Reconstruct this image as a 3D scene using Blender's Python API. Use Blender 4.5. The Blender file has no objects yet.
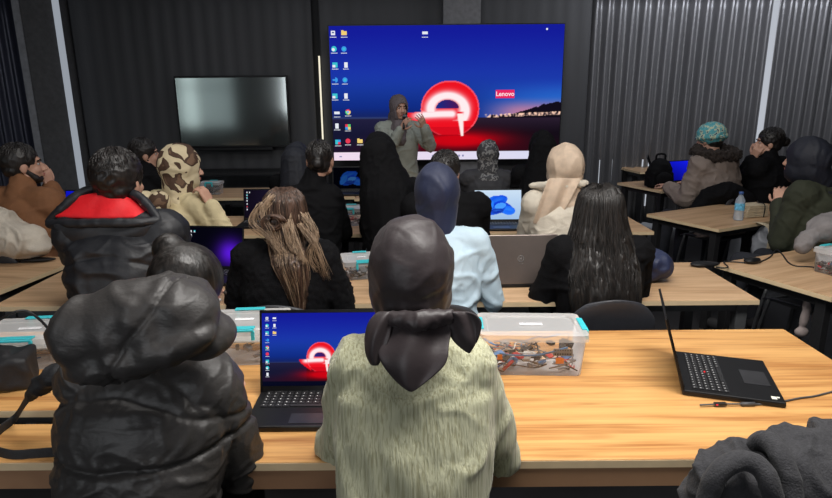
import bpy, bmesh, math, random
import numpy as np
from mathutils import Vector, Matrix, noise, Euler
random.seed(7)
sc = bpy.context.scene
C = sc.collection
PI = math.pi
R = math.radians

# ------------------------------------------------------------------ camera
CAMZ, PITCH, ROLL, F = 1.65, R(14.4), R(0.5), 600.0
cam_d = bpy.data.cameras.new('camera'); cam = bpy.data.objects.new('camera', cam_d); C.objects.link(cam)
cam_d.sensor_width = 36; cam_d.lens = F / 832 * 36; cam_d.clip_start = 0.05
cam.matrix_world = Matrix.Translation((0, 0, CAMZ)) @ Matrix.Rotation(PI/2 - PITCH, 4, 'X') @ Matrix.Rotation(-ROLL, 4, 'Z')
sc.camera = cam
CM = cam.matrix_world.copy()
def ray(px, py):
    return (CM.to_3x3() @ Vector(((px-416)/F, (249-py)/F, -1)))
def on(px, py, z=0.75):            # point of the plane z
    d = ray(px, py); t = (z-CAMZ)/d.z
    return Vector((d.x*t, d.y*t, z))
def at(px, py, y):                 # point at depth y
    d = ray(px, py); t = y/d.y
    return Vector((d.x*t, y, CAMZ+d.z*t))

sc.view_settings.view_transform = 'Standard'
sc.view_settings.look = 'None'

# ------------------------------------------------------------------ materials
MATS = {}
def principled(name):
    m = bpy.data.materials.new(name); m.use_nodes = True
    nt = m.node_tree; b = nt.nodes['Principled BSDF']
    return m, nt, b
def mat(name, col, rough=0.6, metal=0.0, var=0.15, nscale=20, bump=0.0, bscale=60, stretch=(1,1,1), spec=0.5, sheen=0.0, emit=None, estr=0, trans=0.0, alpha=1.0, coat=0.0, crease=0.0, cscale=7.0, cst=(1, 1, 1)):
    if name in MATS: return MATS[name]
    m, nt, b = principled(name); N = nt.nodes; L = nt.links
    tc = N.new('ShaderNodeTexCoord'); mp = N.new('ShaderNodeMapping'); mp.inputs['Scale'].default_value = stretch
    L.new(tc.outputs['Object'], mp.inputs['Vector'])
    nz = N.new('ShaderNodeTexNoise'); nz.inputs['Scale'].default_value = nscale; nz.inputs['Detail'].default_value = 4
    L.new(mp.outputs[0], nz.inputs['Vector'])
    rp = N.new('ShaderNodeValToRGB')
    c = Vector(col)
    rp.color_ramp.elements[0].position = 0.3; rp.color_ramp.elements[1].position = 0.7
    rp.color_ramp.elements[0].color = (*(c*(1-var)), 1); rp.color_ramp.elements[1].color = (*(c*(1+var)), 1)
    L.new(nz.outputs['Fac'], rp.inputs[0]); L.new(rp.outputs[0], b.inputs['Base Color'])
    b.inputs['Roughness'].default_value = rough; b.inputs['Metallic'].default_value = metal
    b.inputs['Specular IOR Level'].default_value = spec
    b.inputs['Sheen Weight'].default_value = sheen; b.inputs['Sheen Roughness'].default_value = 0.5
    b.inputs['Coat Weight'].default_value = coat
    if emit: b.inputs['Emission Color'].default_value = (*emit, 1); b.inputs['Emission Strength'].default_value = estr
    if trans: b.inputs['Transmission Weight'].default_value = trans; b.inputs['IOR'].default_value = 1.1
    b.inputs['Alpha'].default_value = alpha
    if bump:
        n2 = N.new('ShaderNodeTexNoise'); n2.inputs['Scale'].default_value = bscale; n2.inputs['Detail'].default_value = 5
        L.new(mp.outputs[0], n2.inputs['Vector'])
        bp = N.new('ShaderNodeBump'); bp.inputs['Strength'].default_value = bump; bp.inputs['Distance'].default_value = 0.01
        L.new(n2.outputs['Fac'], bp.inputs['Height']); L.new(bp.outputs[0], b.inputs['Normal'])
    if crease:
        mp2 = N.new('ShaderNodeMapping'); mp2.inputs['Scale'].default_value = cst; L.new(tc.outputs['Object'], mp2.inputs['Vector'])
        rg = N.new('ShaderNodeTexNoise'); rg.noise_type = 'RIDGED_MULTIFRACTAL'; rg.inputs['Scale'].default_value = cscale; rg.inputs['Detail'].default_value = 1.5
        rg.inputs['Distortion'].default_value = 0.7; L.new(mp2.outputs[0], rg.inputs['Vector'])
        b2 = N.new('ShaderNodeBump'); b2.inputs['Strength'].default_value = crease; b2.inputs['Distance'].default_value = 0.02
        L.new(rg.outputs['Fac'], b2.inputs['Height'])
        if bump: L.new(bp.outputs[0], b2.inputs['Normal'])
        L.new(b2.outputs[0], b.inputs['Normal'])
    MATS[name] = m; return m
def wood(name, dark, light, scale=1.0, rough=0.4, seed=0.0):
    if name in MATS: return MATS[name]
    m, nt, b = principled(name); N = nt.nodes; L = nt.links
    tc = N.new('ShaderNodeTexCoord')
    def nz(sc3, s, det, off=0):
        mp = N.new('ShaderNodeMapping'); mp.inputs['Scale'].default_value = sc3; mp.inputs['Location'].default_value = (seed+off, seed, 0)
        L.new(tc.outputs['Object'], mp.inputs['Vector'])
        n = N.new('ShaderNodeTexNoise'); n.inputs['Scale'].default_value = s; n.inputs['Detail'].default_value = det; n.inputs['Distortion'].default_value = 0.4
        L.new(mp.outputs[0], n.inputs['Vector']); return n
    a = nz((0.8*scale, 12*scale, 1), 1.6, 6); c = nz((2.2*scale, 60*scale, 1), 1.5, 3, 3.1)
    d = nz((1.4*scale, 9*scale, 1), 1.7, 2, 7.7)
    mx = N.new('ShaderNodeMath'); mx.operation = 'MULTIPLY_ADD'; mx.inputs[1].default_value = 0.35
    L.new(c.outputs['Fac'], mx.inputs[0]); 
    ms = N.new('ShaderNodeMath'); ms.operation = 'MULTIPLY'; ms.inputs[1].default_value = 0.65; L.new(a.outputs['Fac'], ms.inputs[0]); L.new(ms.outputs[0], mx.inputs[2])
    rp = N.new('ShaderNodeValToRGB'); e = rp.color_ramp.elements
    e[0].position = 0.34; e[0].color = (*dark, 1); e[1].position = 0.66; e[1].color = (*light, 1)
    k = e.new(0.5); k.color = (*[(x*0.35+y*0.65) for x, y in zip(dark, light)], 1)
    L.new(mx.outputs[0], rp.inputs[0])
    r2 = N.new('ShaderNodeValToRGB'); r2.color_ramp.elements[0].position = 0.60; r2.color_ramp.elements[1].position = 0.74
    L.new(d.outputs['Fac'], r2.inputs[0])
    mixc = N.new('ShaderNodeMix'); mixc.data_type = 'RGBA'
    fm = N.new('ShaderNodeMath'); fm.operation = 'MULTIPLY'; fm.inputs[1].default_value = 0.55; L.new(r2.outputs[0], fm.inputs[0])
    L.new(fm.outputs[0], mixc.inputs['Factor']); L.new(rp.outputs[0], mixc.inputs[6]); mixc.inputs[7].default_value = (*[x*0.75 for x in dark], 1)
    L.new(mixc.outputs[2], b.inputs['Base Color'])
    b.inputs['Roughness'].default_value = rough; b.inputs['Specular IOR Level'].default_value = 0.4
    MATS[name] = m; return m
def glow(name, col, s):
    if name in MATS: return MATS[name]
    m = bpy.data.materials.new(name); m.use_nodes = True; nt = m.node_tree; nt.nodes.clear()
    e = nt.nodes.new('ShaderNodeEmission'); o = nt.nodes.new('ShaderNodeOutputMaterial')
    e.inputs[0].default_value = (*col, 1); e.inputs[1].default_value = s; nt.links.new(e.outputs[0], o.inputs[0])
    MATS[name] = m; return m
def vcol_emit(name, s):
    if name in MATS: return MATS[name]
    m = bpy.data.materials.new(name); m.use_nodes = True; nt = m.node_tree; nt.nodes.clear()
    a = nt.nodes.new('ShaderNodeVertexColor'); a.layer_name = 'Col'
    e = nt.nodes.new('ShaderNodeEmission'); o = nt.nodes.new('ShaderNodeOutputMaterial')
    e.inputs[1].default_value = s; nt.links.new(a.outputs[0], e.inputs[0]); nt.links.new(e.outputs[0], o.inputs[0])
    MATS[name] = m; return m

# ------------------------------------------------------------------ object helpers
def thing(name, label, cat, loc=(0,0,0), rz=0, group=None, s=1):
    o = bpy.data.objects.new(name, None); C.objects.link(o); o.empty_display_size = 0.1
    o.location = loc; o.rotation_euler = (0, 0, rz); o.scale = (s, s, s); o['label'] = label; o['category'] = cat
    if group: o['group'] = group
    return o
def tag(o, label, cat, group=None, kind=None):
    o['label'] = label; o['category'] = cat
    if group: o['group'] = group
    if kind: o['kind'] = kind
    return o
def obj(name, bm, m, parent=None, smooth=False, bevel=0):
    me = bpy.data.meshes.new(name); bm.normal_update(); bm.to_mesh(me); bm.free()
    return link(name, me, m, parent, smooth, bevel)
def link(name, me, m, parent=None, smooth=False, bevel=0):
    ms = m if isinstance(m, (list, tuple)) else [m]
    mi = np.zeros(len(me.polygons), dtype=np.int32)
    if len(ms) > 1: me.polygons.foreach_get('material_index', mi)
    me.materials.clear()
    for q in ms: me.materials.append(q)
    if len(ms) > 1: me.polygons.foreach_set('material_index', mi)
    if smooth:
        me.polygons.foreach_set('use_smooth', [True]*len(me.polygons))
    o = bpy.data.objects.new(name, me); C.objects.link(o)
    if parent: o.parent = parent
    if bevel:
        b = o.modifiers.new('bevel', 'BEVEL'); b.width = bevel; b.segments = 2; b.limit_method = 'ANGLE'; b.angle_limit = R(40)
    return o
def copy_tree(o, parent=None):
    c = o.copy(); C.objects.link(c)
    if parent: c.parent = parent
    for ch in [x for x in bpy.data.objects if x.parent == o]: copy_tree(ch, c)
    return c
def box(bm, c, s, M=None):
    g = bmesh.ops.create_cube(bm, size=1)['verts']
    T = Matrix.Translation(c) @ Matrix.Diagonal((*s, 1))
    bmesh.ops.transform(bm, matrix=(M @ T) if M else T, verts=g); return g
def frame_of(d):
    d = Vector(d).normalized(); return d.to_track_quat('Z', 'Y').to_matrix()
def cyl(bm, p0, p1, r0, r1=None, n=12):
    p0, p1 = Vector(p0), Vector(p1); M = frame_of(p1-p0); r1 = r0 if r1 is None else r1
    cs = [(math.cos(2*PI*k/n), math.sin(2*PI*k/n)) for k in range(n)]
    A = [bm.verts.new(p0+M @ Vector((x*r0, y*r0, 0))) for x, y in cs]; B = [bm.verts.new(p1+M @ Vector((x*r1, y*r1, 0))) for x, y in cs]
    for k in range(n): bm.faces.new((A[k], A[(k+1) % n], B[(k+1) % n], B[k]))
    bm.faces.new(A[::-1]); bm.faces.new(B); return A+B
SPH = {}
def unit_sphere(u, v):
    if (u, v) not in SPH:
        P_ = [(0, 0, 1)]
        for j in range(1, v):
            for i in range(u): t = PI*j/v; f = 2*PI*i/u; P_.append((math.sin(t)*math.cos(f), math.sin(t)*math.sin(f), math.cos(t)))
        P_.append((0, 0, -1)); Fc = [(0, 1+i, 1+(i+1) % u) for i in range(u)]
        for j in range(v-2):
            for i in range(u): q = 1+j*u; Fc.append((q+i, q+u+i, q+u+(i+1) % u, q+(i+1) % u))
        q = 1+(v-2)*u; Fc += [(q+i, q+u, q+(i+1) % u) for i in range(u)]
        SPH[(u, v)] = ([Vector(x) for x in P_], Fc)
    return SPH[(u, v)]
def ell(bm, c, r, M=None, u=16, v=10):
    P_, Fc = unit_sphere(u, v); T = Matrix.Translation(c) @ (M.to_4x4() if M else Matrix()) @ Matrix.Diagonal((*r, 1))
    V = [bm.verts.new(T @ q) for q in P_]
    for f in Fc: bm.faces.new([V[k] for k in f])
    return V
def cap(bm, p0, r0, p1, r1, n=14):
    ell(bm, p0, (r0,)*3, None, n, 8); ell(bm, p1, (r1,)*3, None, n, 8)
    if (Vector(p1)-Vector(p0)).length > 1e-4: cyl(bm, p0, p1, r0, r1, n)
def chain(bm, pts, rs):
    for i in range(len(pts)-1): cap(bm, pts[i], rs[i], pts[i+1], rs[i+1])
def loft(bm, rings, n=28):
    """rings: list of (center, rx, ry, tilt about X)"""
    prev = None; first = None
    for (c, rx, ry, t) in rings:
        M = Matrix.Rotation(t, 3, 'X'); vs = []
        for i in range(n):
            a = 2*PI*i/n; ca, sa = math.cos(a), math.sin(a)
            x = math.copysign(abs(ca)**0.85, ca)*rx; y = math.copysign(abs(sa)**0.95, sa)*ry
            vs.append(bm.verts.new(Vector(c) + M @ Vector((x, y, 0))))
        if prev:
            for i in range(n): bm.faces.new((prev[i], prev[(i+1) % n], vs[(i+1) % n], vs[i]))
        else: first = vs
        prev = vs
    bm.faces.new(list(reversed(first))); bm.faces.new(prev)
def tube_mesh(bm, pts, r, n=6, taper=False):
    pts = [Vector(p) for p in pts]; prev = None
    k = len(pts)
    for i, p in enumerate(pts):
        d = (pts[min(i+1, k-1)]-pts[max(i-1, 0)]); 
        if d.length < 1e-7: d = Vector((0, 0, 1))
        M = frame_of(d); rr = r[i] if isinstance(r, (list, tuple)) else (r*(1-0.8*i/(k-1)) if taper else r)
        vs = [bm.verts.new(p + M @ Vector((rr*math.cos(2*PI*j/n), rr*math.sin(2*PI*j/n), 0))) for j in range(n)]
        if prev:
            # align ring to the previous one
            best = min(range(n), key=lambda s: (vs[s].co-prev[0].co).length)
            vs = vs[best:]+vs[:best]
            for j in range(n): bm.faces.new((prev[j], prev[(j+1) % n], vs[(j+1) % n], vs[j]))
        else: first = vs
        prev = vs
    if n > 2:
        bm.faces.new(list(reversed(first))); bm.faces.new(prev)
def smooth_path(pts, n=8):
    P = [Vector(p) for p in pts]; P = [P[0]*2-P[1]]+P+[P[-1]*2-P[-2]]; out = []
    for i in range(1, len(P)-2):
        a, b, c, d = P[i-1:i+3]
        for k in range(n):
            t = k/n
            out.append(0.5*((2*b)+(c-a)*t+(2*a-5*b+4*c-d)*t*t+(3*b-a-3*c+d)*t**3))
    out.append(P[-2]); return out
def remesh(bm, voxel, it=4, fac=0.5):
    me = bpy.data.meshes.new('t'); bm.to_mesh(me); bm.free()
    o = bpy.data.objects.new('t', me); C.objects.link(o)
    r = o.modifiers.new('r', 'REMESH'); r.mode = 'VOXEL'; r.voxel_size = voxel; r.adaptivity = 0
    if it:
        s = o.modifiers.new('s', 'SMOOTH'); s.factor = fac; s.iterations = it
    dg = bpy.context.evaluated_depsgraph_get(); dg.update()
    out = bpy.data.meshes.new_from_object(o.evaluated_get(dg))
    bpy.data.objects.remove(o); bpy.data.meshes.remove(me)
    return out
def displace(me, fn):
    n = len(me.vertices); co = np.empty(n*3); me.vertices.foreach_get('co', co); no = np.empty(n*3)
    me.vertex_normals.foreach_get('vector', no)
    co = co.reshape(-1, 3); no = no.reshape(-1, 3)
    for i in range(n):
        p = Vector(co[i]); q = Vector(no[i]); d = fn(p, q)
        if isinstance(d, Vector): co[i] += np.array(d)
        else: co[i] += no[i]*d
    me.vertices.foreach_set('co', co.reshape(-1)); me.update()
def cut(me, test):
    """delete the vertices for which test(co) is true"""
    bm = bmesh.new(); bm.from_mesh(me)
    bmesh.ops.delete(bm, geom=[v for v in bm.verts if test(v.co)], context='VERTS')
    bm.to_mesh(me); bm.free()
def fold(p, s, off=0, k=3):
    return (1-abs(noise.noise(Vector((p.x*s[0]+off, p.y*s[1]+off, p.z*s[2])))))**k
def creases(amp=.008, seed=0, s=(6, 6, 8), fine=2.3, warp=.07):
    o = Vector((seed*3.7, seed*1.3, seed*5.1))
    def f(c, n):
        w = c+noise.noise_vector(c*3.2+o)*warp
        n1 = noise.noise(Vector((w.x*s[0], w.y*s[1], w.z*s[2]))+o); n2 = noise.noise(Vector((w.x*s[0]*fine, w.y*s[1]*fine, w.z*s[2]*fine))-o)
        m = .55+.75*noise.noise(c*3.5-o); m2 = .5+.9*noise.noise(c*5+o)
        return amp*(math.exp(-(n1/.13)**2)*m*1.3+.55*math.exp(-(n2/.14)**2)*m2-.35+.8*noise.noise(c*4+o))
    return f
def cloth_sheet(name, grid, thick, m, parent=None, sub=1):
    """grid: rows of points -> a thick sheet of cloth"""
    bm = bmesh.new(); V = [[bm.verts.new(p) for p in row] for row in grid]
    for i in range(len(V)-1):
        for j in range(len(V[0])-1): bm.faces.new((V[i][j], V[i][j+1], V[i+1][j+1], V[i+1][j]))
    o = obj(name, bm, m, parent, smooth=True)
    s = o.modifiers.new('solid', 'SOLIDIFY'); s.thickness = thick; s.offset = 0
    if sub: q = o.modifiers.new('sub', 'SUBSURF'); q.levels = sub; q.render_levels = sub
    return o

# ------------------------------------------------------------------ common materials
steel = mat('grey_steel', (0.10, 0.105, 0.11), 0.45, 0.3)
blacksteel = mat('black_steel', (0.02, 0.02, 0.022), 0.5, 0.2)
blackplastic = mat('black_plastic', (0.008, 0.008, 0.009), 0.42, 0, 0.1, 40, spec=.35)
chairgrey = mat('chair_plastic', (0.035, 0.037, 0.045), 0.45, 0, 0.1, 30)
skinM = mat('skin', (0.60, 0.34, 0.24), 0.5, 0, 0.06, 30, 0.03, 200)
skinD = mat('skin_darker', (0.50, 0.28, 0.20), 0.55, 0, 0.06, 30)  # slightly darker skin tone, used by default
honey = wood('honey_oak', (0.40, 0.16, 0.045), (0.80, 0.45, 0.165), 1.0, 0.33)
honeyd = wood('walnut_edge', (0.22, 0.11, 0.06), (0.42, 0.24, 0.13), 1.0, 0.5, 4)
beige = wood('pale_oak', (0.42, 0.25, 0.13), (0.66, 0.44, 0.26), 1.2, 0.4, 9)
palee = mat('pale_edge', (0.75, 0.58, 0.36), 0.5, 0, 0.05)

exec_parts = []
# ------------------------------------------------------------------ the room
def struct(name, bm, m, smooth=False):
    o = obj(name, bm, m, None, smooth); o['kind'] = 'structure'; return o
WY = 7.6; XL, XR = -7.6, 5.8; YB = -3.0; CH = 3.2
floorM = mat('dark_floor', (0.035, 0.035, 0.038), 0.35, 0, 0.15, 3)
wallM = mat('charcoal_wall', (0.030, 0.031, 0.034), 0.8, 0, 0.08, 3, 0.1, 80)
lightwall = mat('grey_wall', (0.16, 0.16, 0.17), 0.8)
bm = bmesh.new(); box(bm, (0, (WY+YB)/2+.2, -0.05), (XR-XL+.4, WY-YB+1.2, 0.1)); struct('floor', bm, floorM)
bm = bmesh.new(); box(bm, (0, (WY+YB)/2+.2, CH+0.05), (XR-XL+.4, WY-YB+1.2, 0.1)); struct('ceiling', bm, mat('ceiling_dark', (0.10, 0.10, 0.105), 0.9))
bm = bmesh.new(); box(bm, (XL-.05, (WY+YB)/2, CH/2), (.1, WY-YB, CH)); struct('wall_left', bm, wallM)
bm = bmesh.new(); box(bm, (XR+.05, (WY+YB)/2, CH/2), (.1, WY-YB, CH)); struct('wall_right', bm, wallM)
bm = bmesh.new(); box(bm, (0, YB-.05, CH/2), (XR-XL+.2, .1, CH)); struct('wall_rear', bm, lightwall)
pxx = lambda px, y=WY, py=60: at(px, py, y).x
# front wall: the solid middle part, windows behind the curtains at both sides
xa = pxx(75); xb = pxx(588)
bm = bmesh.new(); box(bm, ((xa+xb)/2, WY+.05, CH/2), (xb-xa, .1, CH)); struct('wall_front', bm, wallM)
daylight = glow('daylight_pane', (0.85, 0.9, 1.0), .55)
def window(n, x0, x1):
    bm = bmesh.new(); box(bm, ((x0+x1)/2, WY+.30, CH/2), (x1-x0, .02, CH)); o = struct('window_%d' % n, bm, daylight)
    bm = bmesh.new(); k = max(1, int((x1-x0)/1.2))
    for i in range(k+1): box(bm, (x0+(x1-x0)*i/k, WY+.27, CH/2), (.05, .05, CH))
    box(bm, ((x0+x1)/2, WY+.27, 1.0), (x1-x0, .05, .05))
    f = obj('window_frame', bm, blacksteel, o)
window(1, XL, xa); window(2, xb, XR)
# curtains: folded sheets
curtM = mat('charcoal_curtain', (0.17, 0.17, 0.18), 0.28, 0.4, 0.12, 8, 0.05, 40, (1, 1, .1), sheen=0.1)
curtB = mat('midnight_curtain', (0.06, 0.065, 0.10), 0.36, 0.25, 0.12, 8, 0.05, 40, (1, 1, .1))
def curtain(label, x0, x1, y, period, amp, m, top=CH, n_per=10, leanx=0.0, z0=0.04, ph=0.0, slits=()):
    bm = bmesh.new(); n = int((x1-x0)/period*n_per)+1; rows = [z0, .25, .5, .85, 1.1, 1.5, 2.0, 2.6, top]; V = []
    for z in rows:
        r = []
        for i in range(n+1):
            x = x0+(x1-x0)*i/n; t = (x/period)*2*PI+ph
            w = 1+0.35*noise.noise(Vector((x*1.3, z*0.5, 3)))
            s = math.sin(t+0.9*noise.noise(Vector((x*2, z*0.35, 0))))
            yy = y+amp*w*(math.copysign(abs(s)**0.7, s))
            xx = x+leanx*(z-1.5)/1.5
            r.append(bm.verts.new((xx, yy, z)))
        V.append(r)
    for a in range(len(rows)-1):
        for i in range(n):
            if a in (1, 2) and any(abs(V[a][i].co.x-q) < .5*(x1-x0)/n for q in slits): continue
            bm.faces.new((V[a][i], V[a][i+1], V[a+1][i+1], V[a+1][i]))
    o = obj('curtain', bm, m, None, True); s = o.modifiers.new('s', 'SOLIDIFY'); s.thickness = .004
    tag(o, label, 'curtain'); return o
g1 = pxx(765, WY-.05, 60)
curtain('wide charcoal floor-length curtain between the lit screen and the bright gap', pxx(584, WY-.05), g1+.02, WY-.08, .145, .040, curtM, slits=[pxx(q, WY-.08, 175) for q in (597, 611, 622, 640, 648, 702, 731)])
curtain('charcoal folded curtain at the far right edge, right of the bright gap', g1+.055, XR-.02, WY-.08, .14, .035, curtM, ph=1)
curtain('midnight blue folded curtain at the far left edge behind the man in brown', XL+.02, pxx(33, WY-.05)+.0, WY-.08, .125, .035, curtB)
# smooth dark hanging between pillar and screen
drape = mat('plain_dark_drape', (0.062, 0.063, 0.068), 0.6, 0, 0.12, 5, 0.05, 30, (1, 1, .1))
curtain('plain near-flat charcoal drape behind the television', pxx(78, WY-.05), pxx(314, WY-.05), WY-.10, .17, .0028, drape)
curtain('plain near-flat charcoal drape behind the lit screen', pxx(321, WY-.05), pxx(588, WY-.05), WY-.10, .17, .0028, drape)
# bright gap left of the screen: imitated by a slim glowing tube
bm = bmesh.new(); a = at(319, 56, WY-.14); b = at(321, 166, WY-.14); cyl(bm, (a.x, a.y, a.z), (a.x, a.y, b.z), .010)
o = obj('gap_glow', bm, glow('warm_gap_glow', (1.0, .93, .72), 1.0)); tag(o, 'thin vertical glow standing in for the bright gap left of the lit screen', 'light')
# pillars
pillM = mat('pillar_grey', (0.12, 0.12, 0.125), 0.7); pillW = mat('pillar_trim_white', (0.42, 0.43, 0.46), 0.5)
pa, pb = pxx(34, WY-.1, 40), pxx(72, WY-.1, 40)
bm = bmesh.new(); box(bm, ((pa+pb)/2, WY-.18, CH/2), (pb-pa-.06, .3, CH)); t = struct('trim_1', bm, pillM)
t2 = bmesh.new(); box(t2, (pa-.01, WY-.30, CH/2), (.09, .06, CH)); struct('pillar_lit_edge', t2, mat('pillar_edge_lit', (0.36, 0.37, 0.40), 0.5))  # pale strip paints the light on the pillar's left edge
t2 = bmesh.new(); box(t2, (pb+.0, WY-.34, CH/2), (.065, .03, CH)); struct('pillar_leak_glow', t2, glow('daylight_leak_glow', (.80, .88, 1.0), .36))  # added glowing strip imitates daylight leaking past the pillar
pc, pd = pxx(443, WY-.2, 10), pxx(480, WY-.2, 10)
bm = bmesh.new(); box(bm, ((pc+pd)/2, WY-.21, CH/2), (pd-pc, .16, CH)); struct('trim_3', bm, mat('pillar_mid', (0.20, 0.20, 0.205), 0.7))
bm = bmesh.new(); box(bm, ((xa+xb)/2, WY-.01-.06, .05), (xb-xa, .02, .1)); struct('baseboard_front', bm, blacksteel)

# ------------------------------------------------------------------ desktop picture (shared by big screen and laptops)
def lerp(a, b, t): t = max(0, min(1, t)); return [x+(y-x)*t for x, y in zip(a, b)]
def sstep(a, b, x): t = max(0, min(1, (x-a)/(b-a))); return t*t*(3-2*t)
def swirl_picture(u, v):
    """u 0..1 left-right, v 0..1 bottom-top; drawn in a frame 832 wide where the picture spans 65..776 by 45..472"""
    x = 65+u*711; y = 472-v*413; hz = 338
    side = sstep(420, 780, x)
    c = lerp((.13, .32, .72), (.08, .11, .60), (hz-y)/260)
    c = lerp(c, (.06, .16, .50), sstep(190, 330, y)*(1-side))
    c = lerp(c, (.16, .42, .80), side*sstep(215, 285, y)*.8)
    c = lerp(c, (.78, .50, .62), sstep(.1, .75, side)*sstep(272, 322, y)*.9)
    c = lerp(c, (.10, .14, .34), (1-sstep(250, 480, x))*sstep(300, 340, y)*.7)
    if y > hz:
        c = lerp((.17, .12, .19), (.07, .05, .09), (y-hz)/50)
        if x < 340: c = lerp(c, (.10, .13, .30), .5)
        g = math.exp(-((x-455)/150)**2-((y-412)/30)**2); c = lerp(c, (.80, .02, .08), min(1, 1.25*g))
        c = lerp(c, (.25, .03, .08), .8*math.exp(-((x-450)/330)**2)*sstep(395, 440, y)*(1-g))
    hill = hz-6-40*sstep(590, 776, x)+4*noise.noise(Vector((x/14, 0, 0)))
    if x > 560 and hill < y < hz+2: c = [.07, .05, .10]
    if x > 540 and abs(y-(332-(x-620)*.03)) < 5: c = lerp(c, (1, .82, .72), max(0, min(1, .25+1.5*noise.noise(Vector((x/7, 1, y/9)))+side*.4)))
    if abs(y-hz) < 2.5 and x < 345: c = lerp(c, (.25, .3, .45), .5)
    # the swirl
    dx, dy = x-432, y-312; d = math.hypot(dx, dy*1.04); hx, hy = x-424, y-312; dh = math.hypot(hx*.80, hy)
    tip = (x-296)/70; tail = 0 < tip < 1.05 and 322-2*tip < y < 330+55*tip**.75
    ring = d < 91 and y < 392
    if ring or tail:
        w = math.exp(-((dh-42)/15)**2)*(1 if hy < 8 else .0)
        w = max(w, math.exp(-((math.hypot(x-440, y-318)-44)/13)**2)*(x > 440 and y < 350))
        yc = 331-4*math.sin((x-330)/60); w = max(w, .98*math.exp(-((y-yc)/13)**2)*sstep(296, 345, x)*(1-sstep(438, 462, x)))
        w = min(1, w*1.25); c = lerp((.93, .07, .13), (1, .93, .94), w)
        if ring and d > 87: c = lerp(c, (1, .5, .55), .6)
        if dh < 29 and hy < -2: c = lerp((.10, .16, .50), (.30, .08, .35), max(0, min(1, (hx+30)/60)))
        if ring and y > 368: c = lerp(c, (.75, .03, .10), .5)
    # bright leg on the right of the hole
    lx = 462+(y-310)*.10; lw_ = 13-(y-310)*.10
    if 326 < y < 396 and abs(x-lx) < lw_: c = lerp([1, .93, .92], c, sstep(.6, 1, abs(x-lx)/lw_)*.6)
    if y > 446: c = lerp((.95, .86, .93), (.84, .86, .95), u)
    return c
def bloom_picture(u, v):
    c = lerp((.62, .75, .90), (.80, .88, .96), v)
    for (px_, py_, rx, ry, a, col) in [(.36, .58, .30, .16, .75, (.10, .38, .92)), (.50, .62, .34, .18, .35, (.06, .30, .90)), (.62, .40, .34, .19, -.35, (.05, .22, .85)), (.72, .30, .24, .15, -.1, (.12, .42, .98)),
                                       (.44, .34, .36, .17, .25, (.04, .20, .80)), (.30, .42, .26, .13, 1.0, (.15, .48, .97)), (.55, .46, .20, .10, .2, (.30, .62, 1.0)), (.48, .28, .22, .09, .1, (.05, .16, .65))]:
        X = (u-px_)*1.6; Y = v-py_; ca, sa = math.cos(a), math.sin(a); x = X*ca+Y*sa; y = -X*sa+Y*ca
        q = (x/rx)**2+(y/ry)**2
        if q < 1: c = lerp(col, (.25, .6, 1), (1-q)*.5 if y > 0 else q*.4)
    return c
def blue_picture(u, v): return lerp((.02, .03, .45), (.08, .12, .95), v*.6+.4*u) if math.hypot((u-.7)*1.6, v-.3) > .08 else [.7, .8, 1]
def purple_picture(u, v):
    c = [.02, .02, .06]; g = math.exp(-(((u-.80)/.22)**2+((v-.35)/.35)**2)); return lerp(c, (.35, .10, .85), g)
def dim_picture(u, v): return lerp((.06, .04, .09), (.12, .10, .2), u)
def s2l(x): return x/12.92 if x <= .04045 else ((x+.055)/1.055)**2.4
def display_mesh(w, h, nx, ny, fn):
    """display in the XZ plane, facing -Y, centred on x, from z=0"""
    me = bpy.data.meshes.new('display'); V = []; Fc = []
    for j in range(ny+1):
        for i in range(nx+1): V.append((-w/2+w*i/nx, 0, h*j/ny))
    for j in range(ny):
        for i in range(nx): a = j*(nx+1)+i; Fc.append((a, a+1, a+nx+2, a+nx+1))
    me.from_pydata(V, [], Fc); ca = me.color_attributes.new('Col', 'FLOAT_COLOR', 'POINT')
    dat = np.ones((len(V), 4), dtype=np.float32)
    for j in range(ny+1):
        for i in range(nx+1): c = fn(i/nx, j/ny); dat[j*(nx+1)+i, :3] = [s2l(max(0, min(1, x))) for x in c]
    ca.data.foreach_set('color', dat.reshape(-1)); return me
white_e = glow('icon_white', (.9, .93, 1), .9)
ICOL = {'w': white_e, 'b': glow('icon_blue', (.05, .35, .9), .9), 't': glow('icon_teal', (.05, .6, .7), .9), 'y': glow('icon_yellow', (1, .7, .2), .9), 'r': glow('icon_red', (.9, .05, .1), .9), 'g': glow('icon_green', (.1, .7, .2), .9), 'n': glow('icon_navy', (.05, .1, .3), .9)}
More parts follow.
